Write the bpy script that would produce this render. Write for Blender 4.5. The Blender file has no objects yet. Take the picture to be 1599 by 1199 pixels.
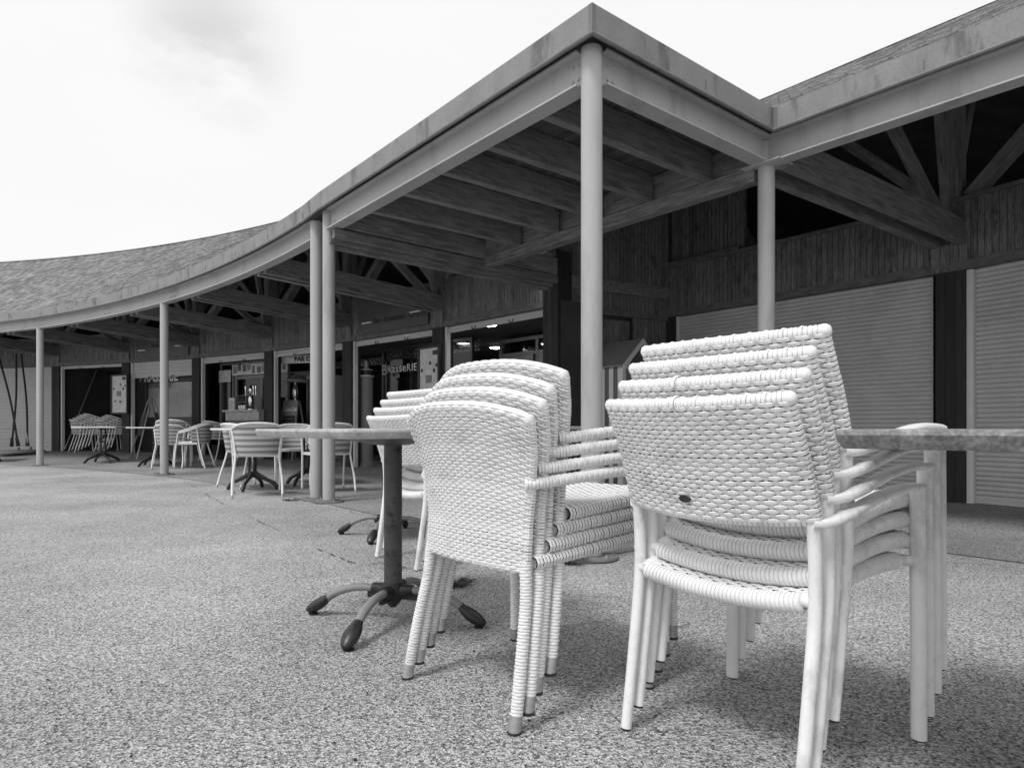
import bpy, math, random
import numpy as np
from mathutils import Vector, Matrix

random.seed(7)
rng = np.random.default_rng(7)
scene = bpy.context.scene
COL = scene.collection
R_ = math.radians
PI = math.pi

# ---------------------------------------------------------------- camera
EYE = 0.745
cam_d = bpy.data.cameras.new('camera')
cam = bpy.data.objects.new('camera', cam_d)
COL.objects.link(cam)
cam.location = (0, 0, EYE)
cam.rotation_euler = (PI / 2, 0, 0)
cam_d.sensor_width = 36
FPX = 1026.0
cam_d.lens = 36 * FPX / 1599
cam_d.shift_y = 0.0428
cam_d.clip_start = 0.05
cam_d.clip_end = 3000
scene.camera = cam

# ---------------------------------------------------------------- world, sun, exposure
SUN_EL, SUN_AZ = R_(60), R_(-135)      # azimuth measured from +Y towards +X
world = bpy.data.worlds.new("World")
scene.world = world
world.use_nodes = True
nt = world.node_tree
nt.nodes.clear()
def wn(t, **k):
    n = nt.nodes.new(t)
    for a, b in k.items():
        setattr(n, a, b)
    return n
sky = wn('ShaderNodeTexSky', sky_type='NISHITA', sun_disc=False, sun_elevation=SUN_EL, sun_rotation=SUN_AZ)
bw = wn('ShaderNodeRGBToBW')
nt.links.new(sky.outputs[0], bw.inputs[0])
tc = wn('ShaderNodeTexCoord')
mp = wn('ShaderNodeMapping'); mp.inputs['Scale'].default_value = (1, 1, 2.2)
nt.links.new(tc.outputs['Generated'], mp.inputs['Vector'])
n1 = wn('ShaderNodeTexNoise'); n1.inputs['Scale'].default_value = 3.4; n1.inputs['Detail'].default_value = 7
n1.inputs['Roughness'].default_value = 0.55
nt.links.new(mp.outputs[0], n1.inputs['Vector'])
# overcast deck: pale with soft greyer patches; one clearer patch of grey high on the left
dot = wn('ShaderNodeVectorMath', operation='DISTANCE')
cd = Vector((-470 / FPX, 1, (668 - 78) / FPX)).normalized()
dot.inputs[1].default_value = cd
nt.links.new(tc.outputs['Generated'], dot.inputs[0])
near = wn('ShaderNodeMapRange', interpolation_type='SMOOTHSTEP')
near.inputs[1].default_value = 0.02; near.inputs[2].default_value = 0.115
near.inputs[3].default_value = 1.0; near.inputs[4].default_value = 0.05
nt.links.new(dot.outputs['Value'], near.inputs[0])
cr = wn('ShaderNodeMapRange', interpolation_type='SMOOTHSTEP')
cr.inputs[1].default_value = 0.36; cr.inputs[2].default_value = 0.56
cr.inputs[3].default_value = 0.0; cr.inputs[4].default_value = 1.0
nt.links.new(n1.outputs[0], cr.inputs[0])
mul = wn('ShaderNodeMath', operation='MULTIPLY')
nt.links.new(near.outputs[0], mul.inputs[0]); nt.links.new(cr.outputs[0], mul.inputs[1])
deck = wn('ShaderNodeMapRange')
deck.inputs[1].default_value = 0; deck.inputs[2].default_value = 1
deck.inputs[3].default_value = 9.7; deck.inputs[4].default_value = 7.3
nt.links.new(mul.outputs[0], deck.inputs[0])
mx = wn('ShaderNodeMix', data_type='FLOAT'); mx.inputs[0].default_value = 0.93
nt.links.new(bw.outputs[0], mx.inputs[2]); nt.links.new(deck.outputs[0], mx.inputs[3])
bg = wn('ShaderNodeBackground'); bg.inputs[1].default_value = 0.09
nt.links.new(mx.outputs[0], bg.inputs[0])
wo = wn('ShaderNodeOutputWorld')
nt.links.new(bg.outputs[0], wo.inputs[0])

sd = bpy.data.lights.new('sun', 'SUN')
sd.energy = 2.0; sd.angle = R_(16); sd.color = (1, 1, 1)
sun = bpy.data.objects.new('sun', sd); COL.objects.link(sun)
sdir = Vector((math.sin(SUN_AZ) * math.cos(SUN_EL), math.cos(SUN_AZ) * math.cos(SUN_EL), math.sin(SUN_EL)))
sun.rotation_euler = sdir.to_track_quat('Z', 'Y').to_euler()
sun.location = (-6, -6, 12)

vs = scene.view_settings
scene.display_settings.display_device = 'sRGB'
vs.view_transform = 'Standard'; vs.look = 'None'; vs.gamma = 1; vs.exposure = 0.22; vs.use_curve_mapping = False
scene.cycles.max_bounces = 8
scene.cycles.use_denoising = True

# ---------------------------------------------------------------- materials (monochrome, like the photograph)
def new_mat(name):
    m = bpy.data.materials.new(name); m.use_nodes = True
    t = m.node_tree; b = t.nodes['Principled BSDF']
    return m, t, b
def node(t, typ, **k):
    n = t.nodes.new(typ)
    for a, b in k.items(): setattr(n, a, b)
    return n
def grey(v): return (v, v, v, 1)

def mat(name, base, rough=0.6, var=0.15, scale=6, fine=0.0, fscale=120, bump=0.0, bscale=60, metal=0, spec=0.5,
        stretch=(1, 1, 1), rnd=0.0, stain=0.0, stain_scale=3, stain_stretch=(1, 1, 1)):
    m, t, b = new_mat(name)
    L = t.links.new
    tcn = node(t, 'ShaderNodeTexCoord'); mpn = node(t, 'ShaderNodeMapping'); mpn.inputs['Scale'].default_value = stretch
    L(tcn.outputs['Object'], mpn.inputs[0])
    nz = node(t, 'ShaderNodeTexNoise'); nz.inputs['Scale'].default_value = scale; nz.inputs['Detail'].default_value = 5
    L(mpn.outputs[0], nz.inputs['Vector'])
    r = node(t, 'ShaderNodeMapRange'); r.inputs[1].default_value = .3; r.inputs[2].default_value = .7
    r.inputs[3].default_value = 1 - var; r.inputs[4].default_value = 1 + var
    L(nz.outputs[0], r.inputs[0])
    v = r.outputs[0]
    def mulf(a, bsock=None, val=None):
        q = node(t, 'ShaderNodeMath', operation='MULTIPLY'); L(a, q.inputs[0])
        if bsock is not None: L(bsock, q.inputs[1])
        else: q.inputs[1].default_value = val
        return q.outputs[0]
    if fine:
        n2 = node(t, 'ShaderNodeTexNoise'); n2.inputs['Scale'].default_value = fscale; n2.inputs['Detail'].default_value = 2
        L(mpn.outputs[0], n2.inputs['Vector'])
        r2 = node(t, 'ShaderNodeMapRange'); r2.inputs[1].default_value = .3; r2.inputs[2].default_value = .7
        r2.inputs[3].default_value = 1 - fine; r2.inputs[4].default_value = 1 + fine
        L(n2.outputs[0], r2.inputs[0]); v = mulf(v, r2.outputs[0])
    if rnd:
        at = node(t, 'ShaderNodeAttribute', attribute_name='rnd')
        r3 = node(t, 'ShaderNodeMapRange'); r3.inputs[3].default_value = 1 - rnd; r3.inputs[4].default_value = 1 + rnd
        L(at.outputs['Fac'], r3.inputs[0]); v = mulf(v, r3.outputs[0])
    if stain:
        mp2 = node(t, 'ShaderNodeMapping'); mp2.inputs['Scale'].default_value = stain_stretch
        L(tcn.outputs['Object'], mp2.inputs[0])
        n3 = node(t, 'ShaderNodeTexNoise'); n3.inputs['Scale'].default_value = stain_scale; n3.inputs['Detail'].default_value = 6
        n3.inputs['Roughness'].default_value = .65
        L(mp2.outputs[0], n3.inputs['Vector'])
        r4 = node(t, 'ShaderNodeMapRange', interpolation_type='SMOOTHSTEP'); r4.inputs[1].default_value = .52; r4.inputs[2].default_value = .68
        r4.inputs[3].default_value = 1; r4.inputs[4].default_value = 1 - stain
        L(n3.outputs[0], r4.inputs[0]); v = mulf(v, r4.outputs[0])
    v = mulf(v, val=base)
    cb = node(t, 'ShaderNodeCombineColor'); [L(v, cb.inputs[i]) for i in range(3)]
    L(cb.outputs[0], b.inputs['Base Color'])
    b.inputs['Roughness'].default_value = rough
    b.inputs['Metallic'].default_value = metal
    b.inputs['Specular IOR Level'].default_value = spec
    if bump:
        n4 = node(t, 'ShaderNodeTexNoise'); n4.inputs['Scale'].default_value = bscale; n4.inputs['Detail'].default_value = 3
        L(mpn.outputs[0], n4.inputs['Vector'])
        bp = node(t, 'ShaderNodeBump'); bp.inputs['Strength'].default_value = 1; bp.inputs['Distance'].default_value = bump
        L(n4.outputs[0], bp.inputs['Height']); L(bp.outputs[0], b.inputs['Normal'])
    return m

def emit(name, val, strength):
    m, t, b = new_mat(name)
    b.inputs['Base Color'].default_value = grey(val)
    b.inputs['Emission Color'].default_value = grey(1)
    b.inputs['Emission Strength'].default_value = strength
    return m

M = {}
M['steel'] = mat('painted_steel', .42, .45, .06, 1.2, .04, 200, stain=.2, stain_scale=4, stain_stretch=(1, 1, .25))
M['fascia'] = mat('weathered_zinc', .23, .6, .12, 5, .10, 70, stain=.5, stain_scale=2.8, stain_stretch=(1.8, 1.8, .6))
M['lip'] = mat('fascia_lip', .16, .6, .2, 8)
M['shingle'] = mat('wood_shingle', .19, .85, .22, 2, .25, 60, bump=.003, bscale=50, rnd=.42)
M['clad'] = mat('cladding_boards', .155, .7, .45, 14, .45, 70, stretch=(6, 6, .6), rnd=.2, bump=.0015, bscale=40, stain=.45, stain_scale=9, stain_stretch=(1, 1, .5))
M['timber'] = mat('glulam_timber', .20, .7, .42, 10, .35, 80, stretch=(.45, 5, 5), rnd=.2, bump=.0015, bscale=30, stain=.35, stain_scale=5, stain_stretch=(.5, 2, 2))
M['trim'] = mat('timber_trim', .13, .7, .3, 8, .2, 70, stretch=(1, 1, 3))
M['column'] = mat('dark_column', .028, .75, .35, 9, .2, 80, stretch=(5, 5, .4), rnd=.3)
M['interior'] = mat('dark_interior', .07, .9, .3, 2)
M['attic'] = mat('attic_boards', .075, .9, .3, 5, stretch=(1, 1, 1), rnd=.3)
M['shutter'] = mat('shutter_slats', .56, .5, .06, 3, .03, 60, stain=.12, stain_scale=2)
M['shutter_lt'] = mat('pale_shutter_slats', .52, .5, .06, 3, stain=.1)
M['whitemetal'] = mat('white_metal', .72, .4, .05, 8)
M['frame'] = mat('grey_frame', .22, .5, .1, 6)
M['darkframe'] = mat('dark_frame', .025, .4, .2, 6)
M['black'] = mat('black_iron', .02, .45, .3, 20, bump=.0006, bscale=80)
M['rubber'] = mat('black_plastic', .022, .38, .3, 12, .2, 90)
M['floor'] = mat('terrace_concrete', .16, .85, .2, 1.5, .35, 130, bump=.003, bscale=120, stain=.3, stain_scale=1.4)
M['rattan'] = mat('white_rattan', .77, .42, .05, 14, .04, 150, stain=.16, stain_scale=12)
M['rattan_b'] = mat('matt_white_rattan', .80, .46, .06, 14, .05, 150, stain=.2, stain_scale=10)
M['rattan_gap_shade'] = mat('rattan_shadow_gap', .03, .8, .2, 30)  # near-black inner skin: shade between the strands put into its colour
M['alu'] = mat('white_tube', .82, .3, .05, 9, .03, 120, stain=.24, stain_scale=14, stain_stretch=(1, 1, .5))
M['alufoot'] = mat('metal_foot', .48, .3, .2, 30, metal=.6)
M['greypole'] = mat('pedestal_paint', .075, .5, .25, 12, .1, 90, stain=.8, stain_scale=13)
M['legpaint'] = mat('pedestal_leg_paint', .24, .4, .12, 12, stain=.2, stain_scale=14)
M['tabletop'] = mat('table_laminate', .42, .5, .15, 22, .14, 160, bump=.0004, bscale=120, stain=.35, stain_scale=8)
M['tabletop_r'] = mat('worn_table_laminate', .19, .5, .25, 30, .4, 140, bump=.0008, bscale=90, stain=-.5, stain_scale=14)
M['tabletop_w'] = mat('pale_table_laminate', .78, .4, .06, 8)
M['paper'] = mat('paper', .62, .7, .12, 9)
M['print'] = mat('print_dark', .06, .7, .3, 20)
M['sign'] = mat('sign_panel', .1, .35, .15, 3)
M['signtext'] = mat('sign_text', .035, .5, .1, 5)
M['letter'] = mat('letter_paint', .55, .6, .1, 9)
M['weed'] = mat('weed', .09, .8, .5, 30)
M['crack'] = mat('pavement_crack', .03, .95, .5, 8)
M['wicker_band'] = None

# woven band material for the small far chairs: light and grey bands
m, t, b = new_mat('banded_weave')
tcn = node(t, 'ShaderNodeTexCoord'); sp = node(t, 'ShaderNodeSeparateXYZ'); t.links.new(tcn.outputs['Object'], sp.inputs[0])
w1 = node(t, 'ShaderNodeMath', operation='MULTIPLY'); w1.inputs[1].default_value = 2 * PI / .062
t.links.new(sp.outputs[2], w1.inputs[0])
w2 = node(t, 'ShaderNodeMath', operation='SINE'); t.links.new(w1.outputs[0], w2.inputs[0])
w3 = node(t, 'ShaderNodeMapRange'); w3.inputs[1].default_value = -.6; w3.inputs[2].default_value = .6
w3.inputs[3].default_value = .2; w3.inputs[4].default_value = .5
t.links.new(w2.outputs[0], w3.inputs[0])
cb = node(t, 'ShaderNodeCombineColor'); [t.links.new(w3.outputs[0], cb.inputs[i]) for i in range(3)]
t.links.new(cb.outputs[0], b.inputs['Base Color']); b.inputs['Roughness'].default_value = .6
M['wicker_band'] = m

# exposed aggregate ground
def ground_mat(name, lo, hi, bumpd):
    m, t, b = new_mat(name); L = t.links.new
    tcn = node(t, 'ShaderNodeTexCoord')
    v1 = node(t, 'ShaderNodeTexVoronoi'); v1.inputs['Scale'].default_value = 165
    L(tcn.outputs['Object'], v1.inputs['Vector'])
    v2 = node(t, 'ShaderNodeTexNoise'); v2.inputs['Scale'].default_value = 110; v2.inputs['Detail'].default_value = 5; v2.inputs['Roughness'].default_value = .75
    L(tcn.outputs['Object'], v2.inputs['Vector'])
    sepc = node(t, 'ShaderNodeSeparateColor'); L(v1.outputs['Color'], sepc.inputs[0])
    a = node(t, 'ShaderNodeMath', operation='MULTIPLY'); a.inputs[1].default_value = .5
    L(sepc.outputs[0], a.inputs[0])
    mr2 = node(t, 'ShaderNodeMapRange'); mr2.inputs[1].default_value = .3; mr2.inputs[2].default_value = .7
    L(v2.outputs[0], mr2.inputs[0])
    bb = node(t, 'ShaderNodeMath', operation='MULTIPLY'); bb.inputs[1].default_value = .5
    L(mr2.outputs[0], bb.inputs[0])
    s = node(t, 'ShaderNodeMath', operation='ADD'); L(a.outputs[0], s.inputs[0]); L(bb.outputs[0], s.inputs[1])
    rr = node(t, 'ShaderNodeMapRange'); rr.inputs[1].default_value = .18; rr.inputs[2].default_value = .84
    rr.inputs[3].default_value = lo; rr.inputs[4].default_value = hi
    L(s.outputs[0], rr.inputs[0])
    big = node(t, 'ShaderNodeTexNoise'); big.inputs['Scale'].default_value = .9; big.inputs['Detail'].default_value = 6
    L(tcn.outputs['Object'], big.inputs['Vector'])
    rb = node(t, 'ShaderNodeMapRange'); rb.inputs[1].default_value = .3; rb.inputs[2].default_value = .7
    rb.inputs[3].default_value = .74; rb.inputs[4].default_value = 1.18
    L(big.outputs[0], rb.inputs[0])
    mm = node(t, 'ShaderNodeMath', operation='MULTIPLY'); L(rr.outputs[0], mm.inputs[0]); L(rb.outputs[0], mm.inputs[1])
    cb = node(t, 'ShaderNodeCombineColor'); [L(mm.outputs[0], cb.inputs[i]) for i in range(3)]
    L(cb.outputs[0], b.inputs['Base Color'])
    b.inputs['Roughness'].default_value = .8
    hh = node(t, 'ShaderNodeMath', operation='ADD'); L(v1.outputs['Distance'], hh.inputs[0]); L(v2.outputs[0], hh.inputs[1])
    bp = node(t, 'ShaderNodeBump'); bp.inputs['Strength'].default_value = 1; bp.inputs['Distance'].default_value = bumpd
    L(hh.outputs[0], bp.inputs['Height']); L(bp.outputs[0], b.inputs['Normal'])
    return m
M['ground'] = ground_mat('exposed_aggregate', .04, .92, .009)
M['floor'] = ground_mat('canopy_shaded_aggregate', .04, .58, .006)  # same aggregate as the ground, its colour darkened for shade under the canopy

m, t, b = new_mat('shop_glass')
tr = node(t, 'ShaderNodeBsdfTransparent'); tr.inputs[0].default_value = (.8, .8, .8, 1)
gl = node(t, 'ShaderNodeBsdfGlossy'); gl.inputs['Roughness'].default_value = .01; gl.inputs[0].default_value = (.55, .55, .55, 1)
lw = node(t, 'ShaderNodeLayerWeight'); pw = node(t, 'ShaderNodeMath', operation='POWER'); pw.inputs[1].default_value = 4.5; t.links.new(lw.outputs['Facing'], pw.inputs[0])
fr = node(t, 'ShaderNodeMapRange'); fr.inputs[3].default_value = .05; fr.inputs[4].default_value = .9; t.links.new(pw.outputs[0], fr.inputs[0])
lw.inputs[0].default_value = .5
ms = node(t, 'ShaderNodeMixShader')
t.links.new(fr.outputs[0], ms.inputs[0]); t.links.new(tr.outputs[0], ms.inputs[1]); t.links.new(gl.outputs[0], ms.inputs[2])
t.links.new(ms.outputs[0], t.nodes['Material Output'].inputs[0])
M['glass'] = m
M['lamp'] = emit('lamp_glow', .8, 22)
M['bulb'] = emit('bulb_glow', .8, 14)
M['chrome'] = mat('polished_metal', .7, .15, .05, 5, metal=1)

# ---------------------------------------------------------------- mesh helpers
def V3(p): return Vector((float(p[0]), float(p[1]), float(p[2])))

def world_of(o):
    if o.parent is None: return o.matrix_basis.copy()
    return world_of(o.parent) @ o.matrix_parent_inverse @ o.matrix_basis

class MB:
    def __init__(s): s.v = []; s.f = []; s.m = []; s.r = []
    def face(s, idx, mi=0, r=.5): s.f.append(tuple(idx)); s.m.append(mi); s.r.append(r)
    def hexa(s, p, mi=0, r=None):
        r = random.random() if r is None else r
        n = len(s.v); s.v += [tuple(q) for q in p]
        for q in ((0, 3, 2, 1), (4, 5, 6, 7), (0, 1, 5, 4), (1, 2, 6, 5), (2, 3, 7, 6), (3, 0, 4, 7)):
            s.face([n + i for i in q], mi, r)
    def box(s, x0, x1, y0, y1, z0, z1, mi=0, r=None):
        s.hexa([(x0, y0, z0), (x1, y0, z0), (x1, y1, z0), (x0, y1, z0), (x0, y0, z1), (x1, y0, z1), (x1, y1, z1), (x0, y1, z1)], mi, r)
    def obox(s, c, ax, ay, az, mi=0, r=None):
        c, ax, ay, az = Vector(c), Vector(ax), Vector(ay), Vector(az)
        s.hexa([c - ax - ay - az, c + ax - ay - az, c + ax + ay - az, c - ax + ay - az,
                c - ax - ay + az, c + ax - ay + az, c + ax + ay + az, c - ax + ay + az], mi, r)
    def slab(s, A, B, z0, z1, o0, o1, mi=0, r=None, e0=0, e1=0):
        """vertical slab from plan point A to B; o0..o1 offsets along the right-hand normal"""
        A = Vector((A[0], A[1])); B = Vector((B[0], B[1])); d = (B - A).normalized(); n = Vector((d.y, -d.x))
        A = A - d * e0; B = B + d * e1
        q = [A + n * o0, B + n * o0, B + n * o1, A + n * o1]
        s.hexa([(p.x, p.y, z0) for p in q] + [(p.x, p.y, z1) for p in q], mi, r)
    def grid(s, P, cu=False, cv=False, mi=0, r=.5, flip=False):
        """P: (n, m, 3) array; cu closes first index, cv second"""
        n, m = P.shape[:2]; o = len(s.v)
        s.v += [tuple(q) for q in P.reshape(-1, 3).tolist()]
        nu = n if cu else n - 1; nv = m if cv else m - 1
        for i in range(nu):
            i2 = (i + 1) % n
            for j in range(nv):
                j2 = (j + 1) % m
                q = (o + i * m + j, o + i2 * m + j, o + i2 * m + j2, o + i * m + j2)
                s.f.append(q[::-1] if flip else q); s.m.append(mi); s.r.append(r)
    def tube(s, pts, rad, n=12, cap=True, mi=0, r=.5, squash=None, up=None):
        pts = [V3(p) for p in pts]; k = len(pts)
        rad = [rad] * k if not hasattr(rad, '__len__') else list(rad)
        fr = frames(pts, up)
        o = len(s.v)
        for p, (T, N, B), rr in zip(pts, fr, rad):
            sx, sy = (1, 1) if squash is None else squash
            for j in range(n):
                a = 2 * PI * j / n
                s.v.append(tuple(p + N * (math.cos(a) * rr * sx) + B * (math.sin(a) * rr * sy)))
        for i in range(k - 1):
            for j in range(n):
                j2 = (j + 1) % n
                s.face((o + i * n + j, o + i * n + j2, o + (i + 1) * n + j2, o + (i + 1) * n + j), mi, r)
        if cap:
            s.face([o + j for j in range(n)][::-1], mi, r)
            s.face([o + (k - 1) * n + j for j in range(n)], mi, r)
    def lathe(s, c, prof, n=20, mi=0, r=.5):
        """prof: list of (radius, z) bottom to top, around point c"""
        o = len(s.v); k = len(prof)
        for (rr, z) in prof:
            for j in range(n):
                a = 2 * PI * j / n
                s.v.append((c[0] + rr * math.cos(a), c[1] + rr * math.sin(a), c[2] + z))
        for i in range(k - 1):
            for j in range(n):
                j2 = (j + 1) % n
                s.face((o + i * n + j, o + i * n + j2, o + (i + 1) * n + j2, o + (i + 1) * n + j), mi, r)
        s.face([o + j for j in range(n)][::-1], mi, r); s.face([o + (k - 1) * n + j for j in range(n)], mi, r)
    def poly(s, pts, z0, z1, mi=0, r=.5):
        """extruded plan polygon, counter-clockwise"""
        n = len(pts); o = len(s.v)
        s.v += [(p[0], p[1], z0) for p in pts] + [(p[0], p[1], z1) for p in pts]
        s.face([o + i for i in range(n)][::-1], mi, r); s.face([o + n + i for i in range(n)], mi, r)
        for i in range(n):
            j = (i + 1) % n
            s.face((o + i, o + j, o + n + j, o + n + i), mi, r)
    def sweep(s, path, prof, mi=0, r=.5, cap=True):
        """prof: closed (offset,z) polygon swept along plan path; offset to the left of travel"""
        path = [Vector((p[0], p[1])) for p in path]; k = len(path); m = len(prof); o = len(s.v)
        for i, p in enumerate(path):
            a = (path[i] - path[i - 1]).normalized() if i else (path[1] - path[0]).normalized()
            b = (path[i + 1] - path[i]).normalized() if i < k - 1 else a
            na, nb = Vector((-a.y, a.x)), Vector((-b.y, b.x))
            n = (na + nb).normalized(); sc = 1 / max(.3, n.dot(na))
            for (q, z) in prof:
                s.v.append((p.x + n.x * q * sc, p.y + n.y * q * sc, z))
        for i in range(k - 1):
            for j in range(m):
                j2 = (j + 1) % m
                s.face((o + i * m + j, o + i * m + j2, o + (i + 1) * m + j2, o + (i + 1) * m + j), mi, r)
        if cap:
            s.face([o + j for j in range(m)], mi, r); s.face([o + (k - 1) * m + j for j in range(m)][::-1], mi, r)
    def build(s, name, mats, parent=None, smooth=None, local=False, mtx=None):
        me = bpy.data.meshes.new(name)
        me.from_pydata(s.v, [], s.f)
        if not isinstance(mats, (list, tuple)): mats = [mats]
        for q in mats: me.materials.append(q)
        me.polygons.foreach_set('material_index', s.m)
        at = me.attributes.new('rnd', 'FLOAT', 'FACE'); at.data.foreach_set('value', s.r)
        me.validate(); me.update()
        if smooth is not None:
            me.polygons.foreach_set('use_smooth', [True] * len(me.polygons))
            me.set_sharp_from_angle(angle=R_(smooth))
        o = bpy.data.objects.new(name, me); COL.objects.link(o)
        if mtx is not None: o.matrix_basis = mtx
        if parent is not None:
            o.parent = parent
            if not local: o.matrix_parent_inverse = world_of(parent).inverted()
        return o

def frames(pts, up=None):
    k = len(pts); out = []
    T = []
    for i in range(k):
        a = pts[min(i + 1, k - 1)] - pts[max(i - 1, 0)]
        T.append(a.normalized())
    ref = Vector(up) if up else (Vector((0, 0, 1)) if abs(T[0].z) < .9 else Vector((0, 1, 0)))
    N = (ref - T[0] * ref.dot(T[0])).normalized()
    for i in range(k):
        if up: N = (ref - T[i] * ref.dot(T[i])).normalized()
        else: N = (N - T[i] * N.dot(T[i])).normalized()
        out.append((T[i], N, T[i].cross(N)))
    return out

def spline(pts, n=24):
    """Catmull-Rom through pts, resampled evenly to n points"""
    P = np.array([tuple(p) for p in pts], float)
    if len(P) == 2:
        t = np.linspace(0, 1, n)[:, None]; return P[0] * (1 - t) + P[1] * t
    Q = np.vstack([2 * P[0] - P[1], P, 2 * P[-1] - P[-2]]); out = []
    for i in range(1, len(Q) - 2):
        p0, p1, p2, p3 = Q[i - 1:i + 3]
        for t in np.linspace(0, 1, 16, endpoint=False):
            out.append(.5 * (2 * p1 + (p2 - p0) * t + (2 * p0 - 5 * p1 + 4 * p2 - p3) * t * t + (3 * p1 - p0 - 3 * p2 + p3) * t ** 3))
    out.append(Q[-2]); out = np.array(out)
    d = np.r_[0, np.cumsum(np.linalg.norm(np.diff(out, axis=0), axis=1))]
    s = np.linspace(0, d[-1], n)
    return np.stack([np.interp(s, d, out[:, i]) for i in range(3)], 1)
def arclen(pts): 
    P = np.array([tuple(p) for p in pts], float); return float(np.linalg.norm(np.diff(P, axis=0), axis=1).sum())

def tag(o, label=None, cat=None, group=None, kind=None):
    if label: o['label'] = label
    if cat: o['category'] = cat
    if group: o['group'] = group
    if kind: o['kind'] = kind
    return o
def thing(name, label, cat, loc=(0, 0, 0), rz=0, group=None):
    o = bpy.data.objects.new(name, None); COL.objects.link(o)
    o.empty_display_size = .2
    o.location = loc; o.rotation_euler = (0, 0, rz)
    return tag(o, label, cat, group)
def kids(o): return [c for c in bpy.data.objects if c.parent == o]
def copy_tree(o, parent=None):
    c = o.copy(); COL.objects.link(c); c.parent = parent
    for ch in kids(o): copy_tree(ch, c)
    return c
def text_mesh(body, size, depth=.004, shear=0, spacing=1.0, bold=0.0):
    cu = bpy.data.curves.new('t', 'FONT'); cu.body = body; cu.size = size; cu.extrude = depth; cu.shear = shear
    cu.space_character = spacing; cu.offset = bold; cu.align_x = 'LEFT'
    o = bpy.data.objects.new('t', cu); COL.objects.link(o)
    dg = bpy.context.evaluated_depsgraph_get(); dg.update()
    me = bpy.data.meshes.new_from_object(o.evaluated_get(dg))
    bpy.data.objects.remove(o)
    return me
def place_text(name, body, size, mtl, origin, xdir, parent, **k):
    """lettering standing upright, reading along xdir (plan), its face towards the left-hand normal of -xdir"""
    me = text_mesh(body, size, **k); me.materials.clear(); me.materials.append(mtl)
    o = bpy.data.objects.new(name, me); COL.objects.link(o)
    X = Vector((xdir[0], xdir[1], 0)).normalized(); Y = Vector((0, 0, 1)); Z = X.cross(Y)
    m4 = Matrix((X, Y, Z)).transposed().to_4x4(); m4.translation = Vector(origin)
    o.matrix_basis = m4
    if parent is not None:
        o.parent = parent; o.matrix_parent_inverse = world_of(parent).inverted()
    return o

# ---------------------------------------------------------------- plan geometry of the place
OC = Vector((-20.14, -8.92))
def pol(phi, R): a = R_(phi); return Vector((OC.x + R * math.cos(a), OC.y + R * math.sin(a)))
PR = Vector((1.904, 4.92)); U = Vector((-.6293, .7771)); W = Vector((.7771, .6293))
def uv(a, b): return PR + U * a + W * b
def Re(phi): return 24.0 + .4 * min(1, max(0, (phi - 40.2) / 23))
def sm(x): x = min(1, max(0, x)); return x * x * (3 - 2 * x)
def floor_z(x, y):
    d = Vector((x, y)) - OC; R = d.length; phi = math.degrees(math.atan2(d.y, d.x))
    return .15 * sm((phi - 43) / 22) * sm((R - 24.6) / 2.2)
def G(px, py, dz=0):
    """ground point seen at photo pixel (px, py)"""
    z = 0
    for _ in range(30):
        d = (EYE - z) * FPX / (py - 668); x = (px - 799.5) / FPX * d
        z = .5 * z + .5 * floor_z(x, d)
    return Vector((x, d, z))
def at(px, py, d): return Vector(((px - 799.5) / FPX * d, d, EYE + (668 - py) / FPX * d))

# ================================================================ SETTING: ground, terrace, cracks
def ray_R(px, R):
    """plan point where the sight line through photo column px meets the circle of radius R"""
    k = (px - 799.5) / FPX
    a = 1 + k * k; bq = 2 * (-OC.x * k - OC.y); c = OC.x ** 2 + OC.y ** 2 - R * R
    d = (-bq + math.sqrt(bq * bq - 4 * a * c)) / (2 * a)
    return Vector((k * d, d))

g = MB(); g.grid(np.array([[[x, y, 0] for y in (-900, -60, -8, 0, 6, 20, 60, 900)] for x in (-900, -60, -12, 0, 12, 60, 900)], float), flip=True)
# keep the normal up
tag(g.build('ground', M['ground']), kind='structure')

fl = MB()
rows = []
for phi in np.linspace(40.2, 102, 90):
    rows.append([(*pol(phi, R), floor_z(*pol(phi, R)) + .005) for R in np.linspace(Re(phi) - .15, 33, 14)])
for a, b0 in ((3.63, -1.95), (1.8, -1.95), (.001, -1.95), (0, -.12), (-2, -.12), (-5, -.12), (-9, -.12)):
    rows_ = [(*uv(a, b), .005) for b in np.linspace(b0, 7.6, 14)]
    rows.insert(0, rows_)
fl.grid(np.array(rows, float), flip=False)
tf = fl.build('terrace_floor', M['floor'])
if tf.data.polygons[0].normal.z < 0: tf.data.flip_normals()
tag(tf, kind='structure')
gd = bpy.data.objects['ground']
if gd.data.polygons[0].normal.z < 0: gd.data.flip_normals()

def crack(pts, w=.012, name='pavement_crack', z=.006):
    mb = MB(); P = spline(pts, max(12, int(arclen(pts) / .04)))
    n = len(P); L = []
    for i in range(n):
        t = P[min(i + 1, n - 1)] - P[max(i - 1, 0)]; t /= np.linalg.norm(t)
        nn = np.array([-t[1], t[0], 0])
        c = P[i] + nn * rng.normal(0, .005) ; ww = w * .6 * max(.02, rng.uniform(-.5, 1.0)) * (.25 + .75 * (math.sin(i * .13 + len(P)) > -.3))
        c[2] = floor_z(c[0], c[1]) + z
        L.append([c - nn * ww, c + nn * ww])
    mb.grid(np.array(L)); o = mb.build(name, M['crack'])
    if o.data.polygons[0].normal.z < 0: o.data.flip_normals()
    return tag(o, kind='structure')
crack([G(40, 716), G(140, 745), G(260, 743), G(345, 785), G(520, 868), G(600, 880), (-.3, 3.3, 0), (.2, 3.25, 0)], .010)
crack([G(340, 790), G(430, 783), G(500, 782)], .009)
crack([G(505, 783), G(590, 815), G(700, 850), G(800, 868)], .009)
crack([G(880, 985), G(955, 1003), G(1010, 990), G(1180, 950)], .006)
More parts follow.
